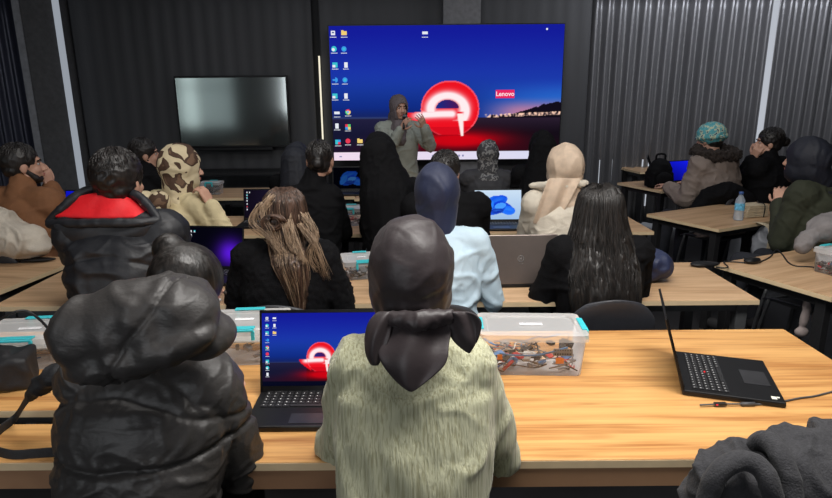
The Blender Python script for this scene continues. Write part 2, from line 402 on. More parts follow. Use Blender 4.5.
def icon_set(parent, w, h, cells, size=.035, y=-.004, bar=True):
    """cells: (u, v, kind)"""
    mats = list(ICOL.values()); keys = list(ICOL)
    def q(u0, v0, u1, v1, k, dy=0):
        vs = [bm.verts.new(((a-.5)*w, y-dy, b*h)) for a, b in ((u0, v0), (u1, v0), (u1, v1), (u0, v1))]; f = bm.faces.new(vs); f.material_index = keys.index(k)
    def disc(u, v, r, k, dy=0, a0=0, a1=2*PI):
        n = 12; pts = [bm.verts.new(((u-.5)*w+r*h*math.cos(a0+(a1-a0)*i/n), y-dy, v*h+r*h*math.sin(a0+(a1-a0)*i/n))) for i in range(n+(0 if a1-a0 > 6.2 else 1))]
        if a1-a0 < 6.2: pts.append(bm.verts.new(((u-.5)*w, y-dy, v*h)))
        f = bm.faces.new(pts); f.material_index = keys.index(k)
    s = size; e = .001*w
    out = []
    for (u, v, k) in cells:
        bm = bmesh.new()
        a = s*h/w
        if k == 'bin': q(u-a*.6, v-s*.6, u+a*.6, v+s*.6, 'w'); q(u-a*.3, v-s*.1, u+a*.3, v+s*.3, 'n', e)
        elif k == 'folder': q(u-a*.8, v-s*.6, u+a*.8, v+s*.5, 'y'); q(u-a*.8, v+s*.5, u-a*.1, v+s*.75, 'y')
        elif k == 'doc': q(u-a*.5, v-s*.75, u+a*.5, v+s*.75, 'w')
        elif k == 'drive': q(u-a*.8, v-s*.35, u+a*.8, v+s*.4, 'w')
        elif k == 'edge': disc(u, v, s*.8, 't'); disc(u-a*.2, v-s*.2, s*.45, 'w', e)
        elif k == 'hex': disc(u, v, s*.75, 'b'); disc(u, v, s*.35, 't', e)
        elif k == 'teal': q(u-a*.75, v-s*.7, u+a*.75, v+s*.7, 't'); q(u-a*.75, v-s*.7, u+a*.1, v, 'w', e)
        elif k == 'code': disc(u+a*.1, v, s*.75, 'b', 0, -PI/2, PI/2); q(u-a*.7, v-s*.25, u+a*.2, v+s*.25, 'b')
        elif k == 'ring': disc(u, v, s*.8, 'r', 0, .5, 2.6); disc(u, v, s*.8, 'g', 0, 2.6, 4.7); disc(u, v, s*.8, 'y', 0, 4.7, 6.78); disc(u, v, s*.42, 'w', e); disc(u, v, s*.28, 'b', 2*e)
        elif k == 'four': q(u-a*.8, v, u, v+s*.8, 'r'); q(u, v, u+a*.8, v+s*.8, 'g'); q(u-a*.8, v-s*.8, u, v, 'b'); q(u, v-s*.8, u+a*.8, v, 'y')
        elif k == 'red': disc(u, v, s*.75, 'r'); 
        elif k == 'mix': q(u-a*.8, v-s*.7, u, v+s*.7, 't'); q(u, v, u+a*.8, v+s*.7, 'b'); q(u, v-s*.7, u+a*.8, v, 'r')
        elif k == 'dot': q(u-a*.25, v-s*.25, u+a*.25, v+s*.25, 'w')
        if bar and k != 'dot':   # unreadable caption strokes
            random.seed(int(u*999+v*777)); x = u-a*.9
            while x < u+a*.8:
                l = a*random.uniform(.15, .4); q(x, v-s*1.25, min(x+l, u+a*.95), v-s*1.05, 'w'); x += l+a*.08
        out.append(obj('desktop_icon', bm, mats, parent))
    return out
def text_mesh(s, size, m, parent, loc, rot=(PI/2, 0, 0), name='lettering', bold=0.0, align='CENTER'):
    cu = bpy.data.curves.new('t', 'FONT'); cu.body = s; cu.size = size; cu.align_x = align; cu.align_y = 'CENTER'; cu.offset = bold; cu.resolution_u = 3
    o = bpy.data.objects.new('t', cu); C.objects.link(o); dg = bpy.context.evaluated_depsgraph_get(); dg.update()
    me = bpy.data.meshes.new_from_object(o.evaluated_get(dg)); bpy.data.objects.remove(o)
    me.transform(Matrix.Translation(loc) @ Euler(rot).to_matrix().to_4x4()); return link(name, me, m, parent)

# big screen
SY = WY-.38
tl, tr, bl, br = at(330, 28, SY), at(563, 22, SY), at(333, 163, SY), at(560, 156, SY)
sx0 = (tl.x+bl.x)/2; sx1 = (tr.x+br.x)/2; sz0 = (bl.z+br.z)/2; sz1 = (tl.z+tr.z)/2; sw = sx1-sx0; sh = sz1-sz0
scr = thing('led_screen', 'large lit wall screen showing a red swirl on blue night sky', 'screen', ((sx0+sx1)/2, SY, sz0))
bm = bmesh.new(); box(bm, (0, .05, sh/2), (sw+.03, .06, sh+.03)); obj('housing', bm, blackplastic, scr, bevel=.004)
bm = bmesh.new()
for x in (-.8, .8): box(bm, (x*sw/2.6, .105, sh/2), (.08, .08, sh*.6))
obj('mounting_rail', bm, blacksteel, scr)
link('display', display_mesh(sw, sh, 340, 200, swirl_picture), vcol_emit('screen_emit', 1.0), scr).location = (0, .0, 0)
def UV(px, py): p = at(px, py, SY); return ((p.x-sx0)/sw, (p.z-sz0)/sh)
kinds = [(333, 33, 'bin'), (344, 33, 'folder'), (334, 49, 'edge'), (344, 49, 'hex'), (335, 65, 'teal'), (346, 65, 'doc'), (335, 80, 'code'), (345, 80, 'hex'), (335, 96, 'teal'), (346, 96, 'doc'),
         (337, 113, 'drive'), (348, 112, 'ring'), (337, 126, 'doc'), (348, 127, 'four'), (338, 142, 'mix'), (348, 141, 'red'), (360, 141, 'folder'), (425, 33, 'drive'), (547, 29, 'dot')]
icon_set(scr, sw, sh, [(*UV(a, b), k) for a, b, k in kinds], .026)
u_, v_ = UV(505, 94)
bm = bmesh.new(); box(bm, ((u_-.5)*sw, -.004, v_*sh), (.078*sw*1.05, .002, .062*sh)); tg = obj('badge', bm, glow('badge_pink', (.80, .02, .12), 1.0), scr, bevel=.004)
text_mesh('Lenovo', .072, glow('badge_text', (1, .8, .85), 1), scr, ((u_-.5)*sw, -.007, v_*sh), bold=.001)
# taskbar dots
bm = bmesh.new()
for i in range(9): box(bm, (-.16+.045*i, -.004, .03*sh), (.022, .002, .022))
box(bm, (-sw/2+.08, -.004, .03*sh), (.03, .002, .014)); box(bm, (sw/2-.12, -.004, .03*sh), (.1, .002, .01))
obj('taskbar_icons', bm, glow('task_icon', (.35, .35, .6), .8), scr)

# television
TYD = WY-.25; a = at(173, 76, TYD); b = at(291, 147, TYD); tw = b.x-a.x; th_ = a.z-b.z
tv = thing('television', 'switched-off wide television on the dark wall left of the lit screen', 'television', ((a.x+b.x)/2, TYD, b.z))
bm = bmesh.new(); box(bm, (0, .03, th_/2), (tw, .05, th_)); obj('casing', bm, blackplastic, tv, bevel=.006)
# glassy panel reflecting window light: grey-green glass
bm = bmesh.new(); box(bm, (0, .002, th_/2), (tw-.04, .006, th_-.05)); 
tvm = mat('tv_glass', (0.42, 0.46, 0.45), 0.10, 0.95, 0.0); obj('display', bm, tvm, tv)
bm = bmesh.new(); box(bm, (0, .14, th_/2), (.5, .20, .35)); box(bm, (0, .235, th_/2), (.7, .02, .45)); obj('wall_bracket', bm, blacksteel, tv)
bm = bmesh.new(); box(bm, (0, .01, -.02), (.9, .05, .04)); obj('speaker_bar', bm, blackplastic, tv, bevel=.01)

# ------------------------------------------------------------------ tables
def table(label, x0, x1, y0, y1, top, edge, leg=steel, rz=0, z=.75, th=.025, apron=0.0, apronm=None, rail=True, center=None, name='table'):
    w, d = x1-x0, y1-y0; cx, cy = (center if center else ((x0+x1)/2, (y0+y1)/2))
    t = thing(name, label, 'table', (cx, cy, 0), rz)
    bm = bmesh.new(); box(bm, (0, 0, z-th/2), (w, d, th)); o = obj('tabletop', bm, top, t, bevel=.002)
    bm = bmesh.new(); e = .0025
    for s in (-1, 1): box(bm, (0, s*(d/2), z-th/2-.001), (w+.004, e, th-.004)); box(bm, (s*(w/2), 0, z-th/2-.001), (e, d, th-.004))
    obj('edge_band', bm, edge, t)
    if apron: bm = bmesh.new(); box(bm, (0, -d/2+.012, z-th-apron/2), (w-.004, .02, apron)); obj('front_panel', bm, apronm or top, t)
    if rail:
        bm = bmesh.new()
        for s in (-1, 1): box(bm, (0, s*(d/2-.06), z-th-.022), (w-.1, .03, .044)); box(bm, (s*(w/2-.05), 0, z-th-.022), (.03, d-.12, .044))
        obj('frame', bm, leg, t)
    for sx in (-1, 1):
        for sy in (-1, 1):
            bm = bmesh.new(); box(bm, (sx*(w/2-.05), sy*(d/2-.06), (z-th)/2), (.05, .05, z-th)); obj('leg', bm, leg, t, bevel=.003)
    return t
XA = 1.437
A_f, A_b = on(300, 462).y, on(650, 330).y
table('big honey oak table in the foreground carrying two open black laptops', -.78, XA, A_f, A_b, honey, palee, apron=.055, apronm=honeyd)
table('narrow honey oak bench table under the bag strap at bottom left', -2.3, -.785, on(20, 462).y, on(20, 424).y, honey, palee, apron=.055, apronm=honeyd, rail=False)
table('honey oak table at left edge carrying the black bag and clear box', -2.9, -.80, on(20, 410).y, on(20, 410).y+.62, honey, palee)
Cf, Cb = on(600, 301).y, on(600, 263).y
table('pale oak second-row table with a bare right end, black cable pouch on it', -.6, on(760, 300).x, Cf, Cb, beige, palee)
table('pale oak second-row table at left in front of the red hooded jacket', -1.9, -.605, Cf, Cb, beige, palee)
Jf, Jb = on(350, 234).y, on(350, 215).y
table('pale table in the third row behind the grey laptop lid', -.6, on(655, 232).x, Jf, Jb, beige, palee, blacksteel)
table('pale table in the third row where the leopard scarf woman rests her elbow', -1.95, -.605, Jf, Jb, beige, palee, blacksteel)
Kf = 5.35
table('dim table nearest the presenter in the front row', -.55, 1.55, Kf, Kf+.62, beige, palee, blacksteel)
table('dim table below the television with a clear box on it', -1.95, -.56, Kf+.1, Kf+.72, beige, palee, blacksteel)
def ctable(label, near, ang, w, d=.62, left=True, **k):
    """table whose near inner corner is 'near'; long side runs at angle ang"""
    u = Vector((math.cos(ang), math.sin(ang))); v = Vector((-math.sin(ang), math.cos(ang))); s = 1 if left else -1
    c = Vector((near.x, near.y)) + u*(w/2)*s + v*(d/2)
    return table(label, -w/2, w/2, -d/2, d/2, beige, palee, blacksteel, rz=ang, center=(c.x, c.y), **k)
ctable('pale oak table at right edge with black mouse and cable on it', on(832, 297), R(24), 1.5)
ctable('pale oak table on the right with the water bottle on it', on(719, 229), R(27), 1.2)
ctable('dim table on the right carrying black backpack and open laptops', on(662, 191), R(22), 1.4)
ctable('dark table against the curtains, furthest right at the back', on(640, 172) , R(10), 1.0, d=.5)
ctable('pale oak table at left edge in front of the cream coat', on(-3, 291), R(-8), 1.6, left=False)
ctable('pale table in front of the man in brown holding the blue-screen laptop', Vector((-2.12, 4.0, 0)), R(-18), 1.4, left=False)
# long low console under the television
# rear windows behind the camera: bright panes seen mirrored in the television
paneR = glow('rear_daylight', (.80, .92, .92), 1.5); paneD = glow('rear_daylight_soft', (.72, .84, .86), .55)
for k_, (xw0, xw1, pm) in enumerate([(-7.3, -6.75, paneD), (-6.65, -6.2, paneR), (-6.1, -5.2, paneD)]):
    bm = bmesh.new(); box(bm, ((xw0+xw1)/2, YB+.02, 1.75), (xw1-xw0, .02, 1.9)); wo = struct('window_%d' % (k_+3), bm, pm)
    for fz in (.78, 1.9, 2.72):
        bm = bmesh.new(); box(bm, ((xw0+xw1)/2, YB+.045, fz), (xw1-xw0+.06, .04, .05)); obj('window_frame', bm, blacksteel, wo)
cn = thing('console_shelf', 'long dark console shelf standing below the television', 'shelf', (-2.2, WY-.42, 0))
bm = bmesh.new(); box(bm, (0, 0, .78), (2.4, .4, .03)); obj('top', bm, blacksteel, cn)
bm = bmesh.new(); box(bm, (0, 0, .40), (2.3, .36, .02)); obj('shelf', bm, blacksteel, cn)
for s in (-1, 1):
    bm = bmesh.new(); box(bm, (s*1.17, 0, .385), (.03, .38, .76)); obj('side_panel', bm, blacksteel, cn)

# ------------------------------------------------------------------ chair
def make_chair(label, loc, rz, m=chairgrey):
    t = thing('chair', label, 'chair', loc, rz)
    rows = []
    for j in range(9):
        v = j/8; row = []
        for i in range(11):
            u = i/10*2-1; w = .215-.02*v
            row.append((u*w*(1-.08*(v**4)), -.03+.40*v-.20+.03, .455-.02*(1-u*u)+.012*math.cos(v*PI)-(.03*max(0, (v-.85)/.15))))
        rows.append(row)
    cloth_sheet('seat', rows, .012, m, t)
    rows = []
    for j in range(9):
        v = j/8; row = []
        for i in range(13):
            u = i/12*2-1; w = .20*(1-.10*v)*(1-.35*max(0, (v-.72)/.28)**2)
            z = .50+.345*v-.03*(u*u)*v*1.0
            row.append((u*w, -.20-.055*v+.035*u*u, z))
        rows.append(row)
    cloth_sheet('backrest', rows, .012, m, t)
    for sx in (-1, 1):
        bm = bmesh.new(); tube_mesh(bm, smooth_path([(sx*.17, .14, .44), (sx*.19, .17, .22), (sx*.20, .19, .0)], 5), .011, 8); obj('leg', bm, steel, t, True)
        bm = bmesh.new(); tube_mesh(bm, smooth_path([(sx*.17, -.17, .44), (sx*.19, -.2, .22), (sx*.21, -.24, .0)], 5), .011, 8); obj('leg', bm, steel, t, True)
        bm = bmesh.new(); tube_mesh(bm, smooth_path([(sx*.15, -.10, .435), (sx*.16, -.19, .46), (sx*.15, -.225, .60)], 5), .010, 8); obj('back_support', bm, steel, t, True)
    bm = bmesh.new(); box(bm, (0, .13, .432), (.34, .02, .02)); box(bm, (0, -.15, .432), (.34, .02, .02)); box(bm, (-.16, 0, .432), (.02, .3, .02)); box(bm, (.16, 0, .432), (.02, .3, .02)); obj('seat_frame', bm, steel, t)
    return t
CHAIR0 = None
def chair(label, loc, rz, group=None):
    global CHAIR0
    if CHAIR0 is None: CHAIR0 = make_chair(label, loc, rz); t = CHAIR0
    else: t = copy_tree(CHAIR0); t.location = loc; t.rotation_euler = (0, 0, rz); t['label'] = label
    return t


# ------------------------------------------------------------------ people
def ik(S, T, a, b, pole):
    S, T = Vector(S), Vector(T); v = T-S; d = v.length; dm = (a+b)*.985
    if d > dm: T = S+v*(dm/d); v = T-S; d = dm
    u = v/d; x = (a*a-b*b+d*d)/(2*d); h = math.sqrt(max(0, a*a-x*x))
    p = Vector(pole); p = (p-u*p.dot(u)).normalized()
    return S+u*x+p*h, T
def hand_shapes(bm, W, d, n, side, curl=.5, spread=.09):
    """hand from wrist W pointing along d, palm facing n; side=+1 right"""
    d = Vector(d).normalized(); n = Vector(n); n = (n-d*n.dot(d)).normalized(); x = d.cross(n)*side   # towards the thumb
    for k in range(4):
        o = x*(.030-.020*k)
        cap(bm, W+o*.6, .014, W+d*.078+o, .0115, 10)
    cap(bm, W+x*.018+d*.01+n*.004, .014, W+x*.022+d*.055+n*.006, .012, 10)
    for k, Ln in enumerate((.070, .080, .074, .058)):
        p = W+d*.08+x*(.030-.020*k); dd = (d+x*(spread*(1.5-k))).normalized(); r = .0088-.0004*k; a = 0
        for j, f in enumerate((.46, .31, .26)):
            a += curl*(.55+.2*k*.3) if j == 0 else curl*.9
            q = dd*math.cos(a)+n*math.sin(a); e = p+q*Ln*f; cap(bm, p, r, e, r*.9, 8); p = e; r *= .9
    p = W+x*.030+d*.022+n*.006
    for j, (f, dv) in enumerate(((.036, x*.75+d*.6+n*.25), (.030, x*.35+d*.85+n*.35), (.024, x*.1+d*.95+n*.35))):
        e = p+dv.normalized()*f; cap(bm, p, .0115-.001*j, e, .0105-.001*j, 8); p = e
EYEW = mat('eye_white', (0.42, 0.40, 0.38), 0.3); EYED = mat('eye_dark', (0.02, 0.012, 0.01), 0.2); LIP = mat('lips', (0.45, 0.14, 0.12), 0.5); BROW = mat('brow', (0.02, 0.014, 0.01), 0.9)
shoeM = mat('dark_shoe', (0.03, 0.03, 0.032), 0.6); jeansD = mat('dark_trousers', (0.018, 0.02, 0.028), 0.85, 0, .15, 30, .1, 200)
class P: pass
def lw(p, v):       # world point -> person's local space
    return (Matrix.Rotation(-p.yaw, 3, 'Z') @ (Vector(v)-p.root.location))/p.s
def person(label, top, depth, yaw=0, lean=8, hyaw=0, hpitch=0, hroll=0, hands=None, cloth=None, inf=.02, vox=.009, collar=0, trousers=None,
           stand=False, wr=None, mid=1.0, skirt=0, skin=None, sway=0, hx=0, curl=.5, cl_name='jacket', smooth=5, shw=1.0, sit=True, palm=None):
    yaw = R(yaw); l = R(lean); p = P()
    z0 = .93 if stand else .56
    up = Vector((math.sin(R(sway)), math.sin(l), math.cos(l))); P0 = Vector((0, 0, z0)); NB = P0+up*.50
    HC = NB+Vector((hx, .035+.06*math.sin(l), .148)); Hm = Matrix.Rotation(R(hyaw), 3, 'Z') @ Matrix.Rotation(-R(hpitch), 3, 'X') @ Matrix.Rotation(R(hroll), 3, 'Y')
    HC = HC+Hm @ Vector((0, .0, .01))
    topz = HC.z+.125
    H = at(top[0], top[1], depth); s = H.z/topz
    off = Matrix.Rotation(yaw, 3, 'Z') @ Vector((HC.x, HC.y, 0))*s
    root = thing('person', label, 'person', (H.x-off.x, H.y-off.y, 0), yaw, s=s)
    p.root, p.HC, p.Hm, p.NB, p.up, p.s, p.yaw = root, HC, Hm, NB, up, s, yaw
    hd = lambda x, y, z: HC+Hm @ Vector((x, y, z)); p.hd = hd
    # --- skin body
    bm = bmesh.new()
    ell(bm, hd(0, -.012, .022), (.073, .092, .093), Hm, 24, 16); ell(bm, hd(0, .028, -.035), (.056, .060, .075), Hm, 24, 16)
    ell(bm, hd(0, .058, -.092), (.024, .022, .018), Hm); ell(bm, hd(0, .072, .028), (.045, .014, .010), Hm)
    cap(bm, hd(0, .084, .006), .008, hd(0, .104, -.030), .0125); ell(bm, hd(0, .084, -.060), (.022, .011, .010), Hm)
    for sx in (-1, 1):
        ell(bm, hd(sx*.074, -.008, -.012), (.010, .020, .032), Hm); ell(bm, hd(sx*.036, .058, -.030), (.020, .020, .022), Hm)
        cap(bm, hd(sx*.050, .0, -.06), .022, hd(sx*.018, .055, -.088), .018)
        ell(bm, hd(sx*.012, .098, -.034), (.008, .009, .007), Hm)
    cap(bm, hd(0, -.025, -.04), .052, NB+Vector((0, -.005, .0)), .058)
    T = lambda t, y=0: P0+up*t+Vector((0, y, 0))
    rg = [(-.09, .15, .10), (0, .155, .105), (.15, .13, .095), (.30, .15, .10), (.40, .16, .09), (.46, .11, .07), (.50, .05, .05)]
    loft(bm, [(T(t), rx, ry, -l) for t, rx, ry in rg])
    S = {}; E = {}; Wt = {}
    hands = hands or {}
    for sx in (-1, 1):
        S[sx] = NB+Vector((sx*.165*shw, 0, 0))-up*.050
        tg = hands.get(sx, (sx*.10, .40, (.80/s if not stand else .85)))
        tg = lw(p, at(*tg[1:])) if tg[0] == 'w' else Vector(tg)
        pole = (sx*.40, -.30, -1) if 'pole' not in hands else (sx*hands['pole'][0], hands['pole'][1], hands['pole'][2])
        E[sx], Wt[sx] = ik(S[sx], tg, .285, .25, pole)
        cap(bm, NB-up*.02+Vector((sx*.03, 0, 0)), .045, S[sx], .042)
        cap(bm, S[sx], .045, E[sx], .036); cap(bm, E[sx], .037, Wt[sx], .025)
        dv = (Wt[sx]-E[sx]).normalized()
        pn = (palm or {}).get(sx, Vector((0, 0, -1)) if abs(dv.z) < .8 else Vector((-sx, .3, 0)))
        if not (palm and sx in palm) and not stand and dv.z < .3: dv = Vector((dv.x*.8, dv.y, max(-.05, dv.z*.2))).normalized()
        hand_shapes(bm, Wt[sx], dv, pn, -sx if Vector(pn).z < -.5 else -sx, curl)
        if stand:
            hip, kn, an = Vector((sx*.085, 0, .90)), Vector((sx*.095, .01, .48)), Vector((sx*.10, -.02, .08))
        else:
            hip, kn, an = Vector((sx*.09, .02, .535)), Vector((sx*.115, .42, .525)), Vector((sx*.12, .44, .09))
        cap(bm, hip, .075, kn, .050); cap(bm, kn, .050, an, .034); toe = an+Vector((0, .14, -.045)); cap(bm, an+Vector((0, -.02, -.04)), .030, toe, .026)
        S['k%d' % sx] = (hip, kn, an, toe)
    p.S, p.E, p.W = S, E, Wt
    me = remesh(bm, .006 if (depth < 3 or stand or palm) else .0075, 3, .5)
    b = link('body', me, skin or skinD, root, True)
    for sx in (-1, 1):
        bm = bmesh.new(); ell(bm, hd(sx*.030, .068, .004), (.0120, .0085, .0070), Hm, 12, 8); nf = len(bm.faces)
        ell(bm, hd(sx*.030, .0740, .004), (.0055, .004, .0055), Hm, 10, 6)
        bm.faces.ensure_lookup_table()
        for f in bm.faces[nf:]: f.material_index = 1
        obj('eye', bm, [EYEW, EYED], root, True)
        bm = bmesh.new(); tube_mesh(bm, smooth_path([hd(sx*.014, .086, .022), hd(sx*.032, .083, .029), hd(sx*.052, .066, .022)], 4), .0035, 6); obj('eyebrow', bm, BROW, root, True)
    bm = bmesh.new(); ell(bm, hd(0, .092, -.056), (.020, .006, .0045), Hm, 12, 6); ell(bm, hd(0, .091, -.064), (.017, .006, .005), Hm, 12, 6); obj('lips', bm, LIP, root, True)
    # --- trousers and shoes
    bm = bmesh.new()
    loft(bm, [(Vector((0, 0, z0-.12)), .16, .12, 0), (Vector((0, 0, z0)), .17, .125, -l), (T(.12), .155, .115, -l)])
    for sx in (-1, 1):
        hip, kn, an, toe = S['k%d' % sx]; cap(bm, hip, .092, kn, .066); cap(bm, kn, .066, an+Vector((0, 0, .0)), .050)
    me = remesh(bm, .012, 5); displace(me, lambda c, n: .006*noise.noise(c*9)); link('trousers', me, trousers or jeansD, root, True)
    for sx in (-1, 1):
        hip, kn, an, toe = S['k%d' % sx]; bm = bmesh.new(); cap(bm, an+Vector((0, -.03, -.035)), .046, toe+Vector((0, .01, .005)), .036); cap(bm, an+Vector((0, -.01, .01)), .044, an+Vector((0, 0, -.03)), .046)
        me = remesh(bm, .008, 3)
        for v in me.vertices: v.co.z = max(v.co.z, .002)
        link('shoe', me, shoeM, root, True)
    # --- jacket
    bm = bmesh.new(); i = inf
    rg = [(-.13, .165+i, .12+i), (-.02, .172+i, .122+i), (.15, .150*mid+i, .112+i), (.30, .168+i, .115+i), (.40, .170+i, .105+i), (.455, .125+i*.8, .085+i*.6), (.50, .062+i*.6, .060+i*.5)]
    loft(bm, [(T(t), rx, ry, -l) for t, rx, ry in rg])
    for sx in (-1, 1):
        cap(bm, NB-up*.03+Vector((sx*.03, 0, 0)), .055+i*.6, S[sx], .056+i)
        cap(bm, S[sx], .056+i*.8, E[sx], .044+i*.6); w2 = E[sx].lerp(Wt[sx], .93); cap(bm, E[sx], .045+i*.6, w2, .034+i*.5)
    if collar: cap(bm, NB-up*.03, .085+i*.3, NB.lerp(HC, collar), .070)
    me = remesh(bm, vox, smooth, .6)
    displace(me, wr or creases(.010, int(top[0]) % 17, (6, 6, 9)))
    p.jacket = link(cl_name, me, cloth, root, True)
    return p
def hijab(p, m, wr=None, vox=.008, big=1.0, drape=True, tail=None, open_face=True, neckr=.088, name='hijab', capew=.16, d=None, back=0):
    bm = bmesh.new(); hd, Hm, NB = p.hd, p.Hm, p.NB
    ell(bm, hd(0, -.020-back, .018), (.094*big, .112*big, .112*big), Hm, 28, 18); ell(bm, hd(0, .01, -.05), (.080*big, .085*big, .085*big), Hm, 24, 16)
    cap(bm, hd(0, -.03, -.045), .086*big, NB+Vector((0, 0, .01)), neckr)
    if drape:
        ell(bm, NB+Vector((0, 0, -.045)), (capew, .120, .065)); 
        cap(bm, NB+Vector((0, .07, -.02)), .07, NB+Vector((0, .10, -.16)), .06)
    if tail:
        for (a, ra, b_, rb) in tail: cap(bm, Vector(a), ra, Vector(b_), rb)
    me = remesh(bm, vox*.85, 7, .6)
    displace(me, wr or creases(.007, int(p.root.location.x*7) % 13, (9, 9, 6)))
    if open_face:
        Mi = Hm.transposed(); HC = p.HC
        def t(c):
            q = Mi @ (c-HC); return q.y > .02 and (q.x/.056)**2+((q.z+.028)/.080)**2 < 1
        cut(me, t)
    o = link(name, me, m, p.root, True); s = o.modifiers.new('s', 'SOLIDIFY'); s.thickness = .004; s.offset = 1
    return o
def short_hair(p, m, big=1.0, bun=None, fuzz=.006, length=0, top=0, locks=True):
    bm = bmesh.new(); hd, Hm = p.hd, p.Hm
    ell(bm, hd(0, -.024, .036+top), (.084*big, .098*big, .092*big), Hm, 28, 18); ell(bm, hd(0, -.048, -.02-length), (.072*big, .062, .055+length), Hm)
    if bun: ell(bm, hd(*bun[0]), (bun[1],)*3, Hm)
    me = remesh(bm, .006, 3)
    HC, Mi = p.HC, Hm.transposed()
    displace(me, lambda c, n: fuzz*(fold(c, (26, 26, 26), 1, 1)-.6)*2)
    o = link('hair', me, m, p.root, True)
    if not locks: return o
    bm = bmesh.new(); rnd = random.Random(int(p.HC.y*1e5)+3)
    for i in range(170):
        a = rnd.uniform(0, 2*PI); e0 = rnd.uniform(.1, .9); pts = []
        w = rnd.uniform(-.6, .6)
        for k in range(7):
            e = e0+k*.13; aa = a+w*k*.13
            q = Vector((.085*big*math.sin(e)*math.cos(aa), -.024+.099*big*math.sin(e)*math.sin(aa), .036+top+.094*big*math.cos(e)))
            q = q*(1+.02*math.sin(k+a*3)+(.03 if k == 6 else 0)*fuzz*150)
            if q.y > .078 and q.z < .055: break
            pts.append(hd(*q))
        if len(pts) > 3: tube_mesh(bm, pts, .0040*(1-0)+0*w, 5, True)
    obj('hair_locks', bm, m, p.root, True); return o
def hair_mat(name, a, b, s=1.0):
    if name in MATS: return MATS[name]
    m, nt, bs = principled(name); N = nt.nodes; L = nt.links
    tc = N.new('ShaderNodeTexCoord'); mp = N.new('ShaderNodeMapping'); mp.inputs['Scale'].default_value = (60*s, 60*s, 3)
    L.new(tc.outputs['Object'], mp.inputs['Vector']); n = N.new('ShaderNodeTexNoise'); n.inputs['Scale'].default_value = 1.5; L.new(mp.outputs[0], n.inputs['Vector'])
    r = N.new('ShaderNodeValToRGB'); r.color_ramp.elements[0].position = .35; r.color_ramp.elements[1].position = .65
    r.color_ramp.elements[0].color = (*a, 1); r.color_ramp.elements[1].color = (*b, 1)
    L.new(n.outputs['Fac'], r.inputs[0]); L.new(r.outputs[0], bs.inputs['Base Color']); bs.inputs['Roughness'].default_value = .42
    bp = N.new('ShaderNodeBump'); bp.inputs['Strength'].default_value = .5; bp.inputs['Distance'].default_value = .004; L.new(n.outputs['Fac'], bp.inputs['Height']); L.new(bp.outputs[0], bs.inputs['Normal'])
    MATS[name] = m; return m
for q_ in ('black_cloth', 'black_wool'): pass
hairK = hair_mat('black_hair', (.006, .005, .005), (.022, .018, .017))
hairS = hair_mat('black_hair_glossy', (.005, .004, .0035), (.022, .018, .016))
hairB = hair_mat('brown_hair', (.03, .017, .011), (.11, .06, .04))
hairL = hair_mat('blonde_streaks', (.20, .13, .08), (.46, .33, .22))
def long_hair(p, m, rings, n=220, m2=None, f2=None, r=.0035, zend=(.84, .92), seed=2, wave=.012):
    """rings: (z, rx, ry, yc) local levels from the crown down"""
    bm = bmesh.new(); x0 = p.HC.x
    rr = sorted(rings, key=lambda q: q[0])
    loft(bm, [(Vector((x0+(q[4] if len(q) > 4 else 0), q[3], q[0])), q[1], q[2], 0) for q in rr], 36)
    me = remesh(bm, .009, 4)
    displace(me, lambda c, nn: .010*(fold(Vector((c.x, c.y, c.z)), (28, 28, 2.5), 2, 2)-.6)+.006*noise.noise(Vector((c.x*60, c.y*60, c.z*4))))
    def tf(c):
        q = p.Hm.transposed() @ (c-p.HC); return q.y > .03 and abs(q.x) < .07 and -.13 < q.z < .045
    cut(me, tf)
    o = link('hair', me, m, p.root, True)
    rnd = random.Random(seed)
    def interp(z):
        for a, b in zip(rr, rr[1:]):
            if a[0] <= z <= b[0]:
                t = (z-a[0])/(b[0]-a[0]); A = list(a)+[0]*(5-len(a)); B = list(b)+[0]*(5-len(b)); return [x+(y-x)*t for x, y in zip(A, B)]
        q = rr[0] if z < rr[0][0] else rr[-1]; return list(q)+[0]*(5-len(q))
    zt = rr[-1][0]
    B1 = bmesh.new(); B2 = bmesh.new()
    for i in range(n):
        a = rnd.uniform(-1.7, 1.7); ze = rnd.uniform(*zend); pts = []; K = 16; w1, w2 = rnd.uniform(0, 6), rnd.uniform(2, 4); dr = rnd.uniform(-.12, .12)
        off_ = rnd.uniform(-.002, .006)
        for k in range(K+1):
            z = zt-(zt-ze)*(k/K)**1.15
            q = interp(z); aa = a+dr*(k/K)+wave*4*math.sin(w1+w2*k/K*3)*(k/K)
            pts.append(Vector((x0+q[4]+(q[1]+off_)*math.sin(aa), q[3]-(q[2]+off_)*math.cos(aa), z+.002)))
        B = B2 if (m2 and f2 and f2(a, rnd)) else B1
        if B is B2 and m2: pts = pts[rnd.randint(3, 8):]
        tube_mesh(B, pts, r*rnd.uniform(.6, 1.2), 4, True)
    obj('hair_strands', B1, m, p.root, True)
    if m2: obj('highlighted_strands', B2, m2, p.root, True)
    else: B2.free()

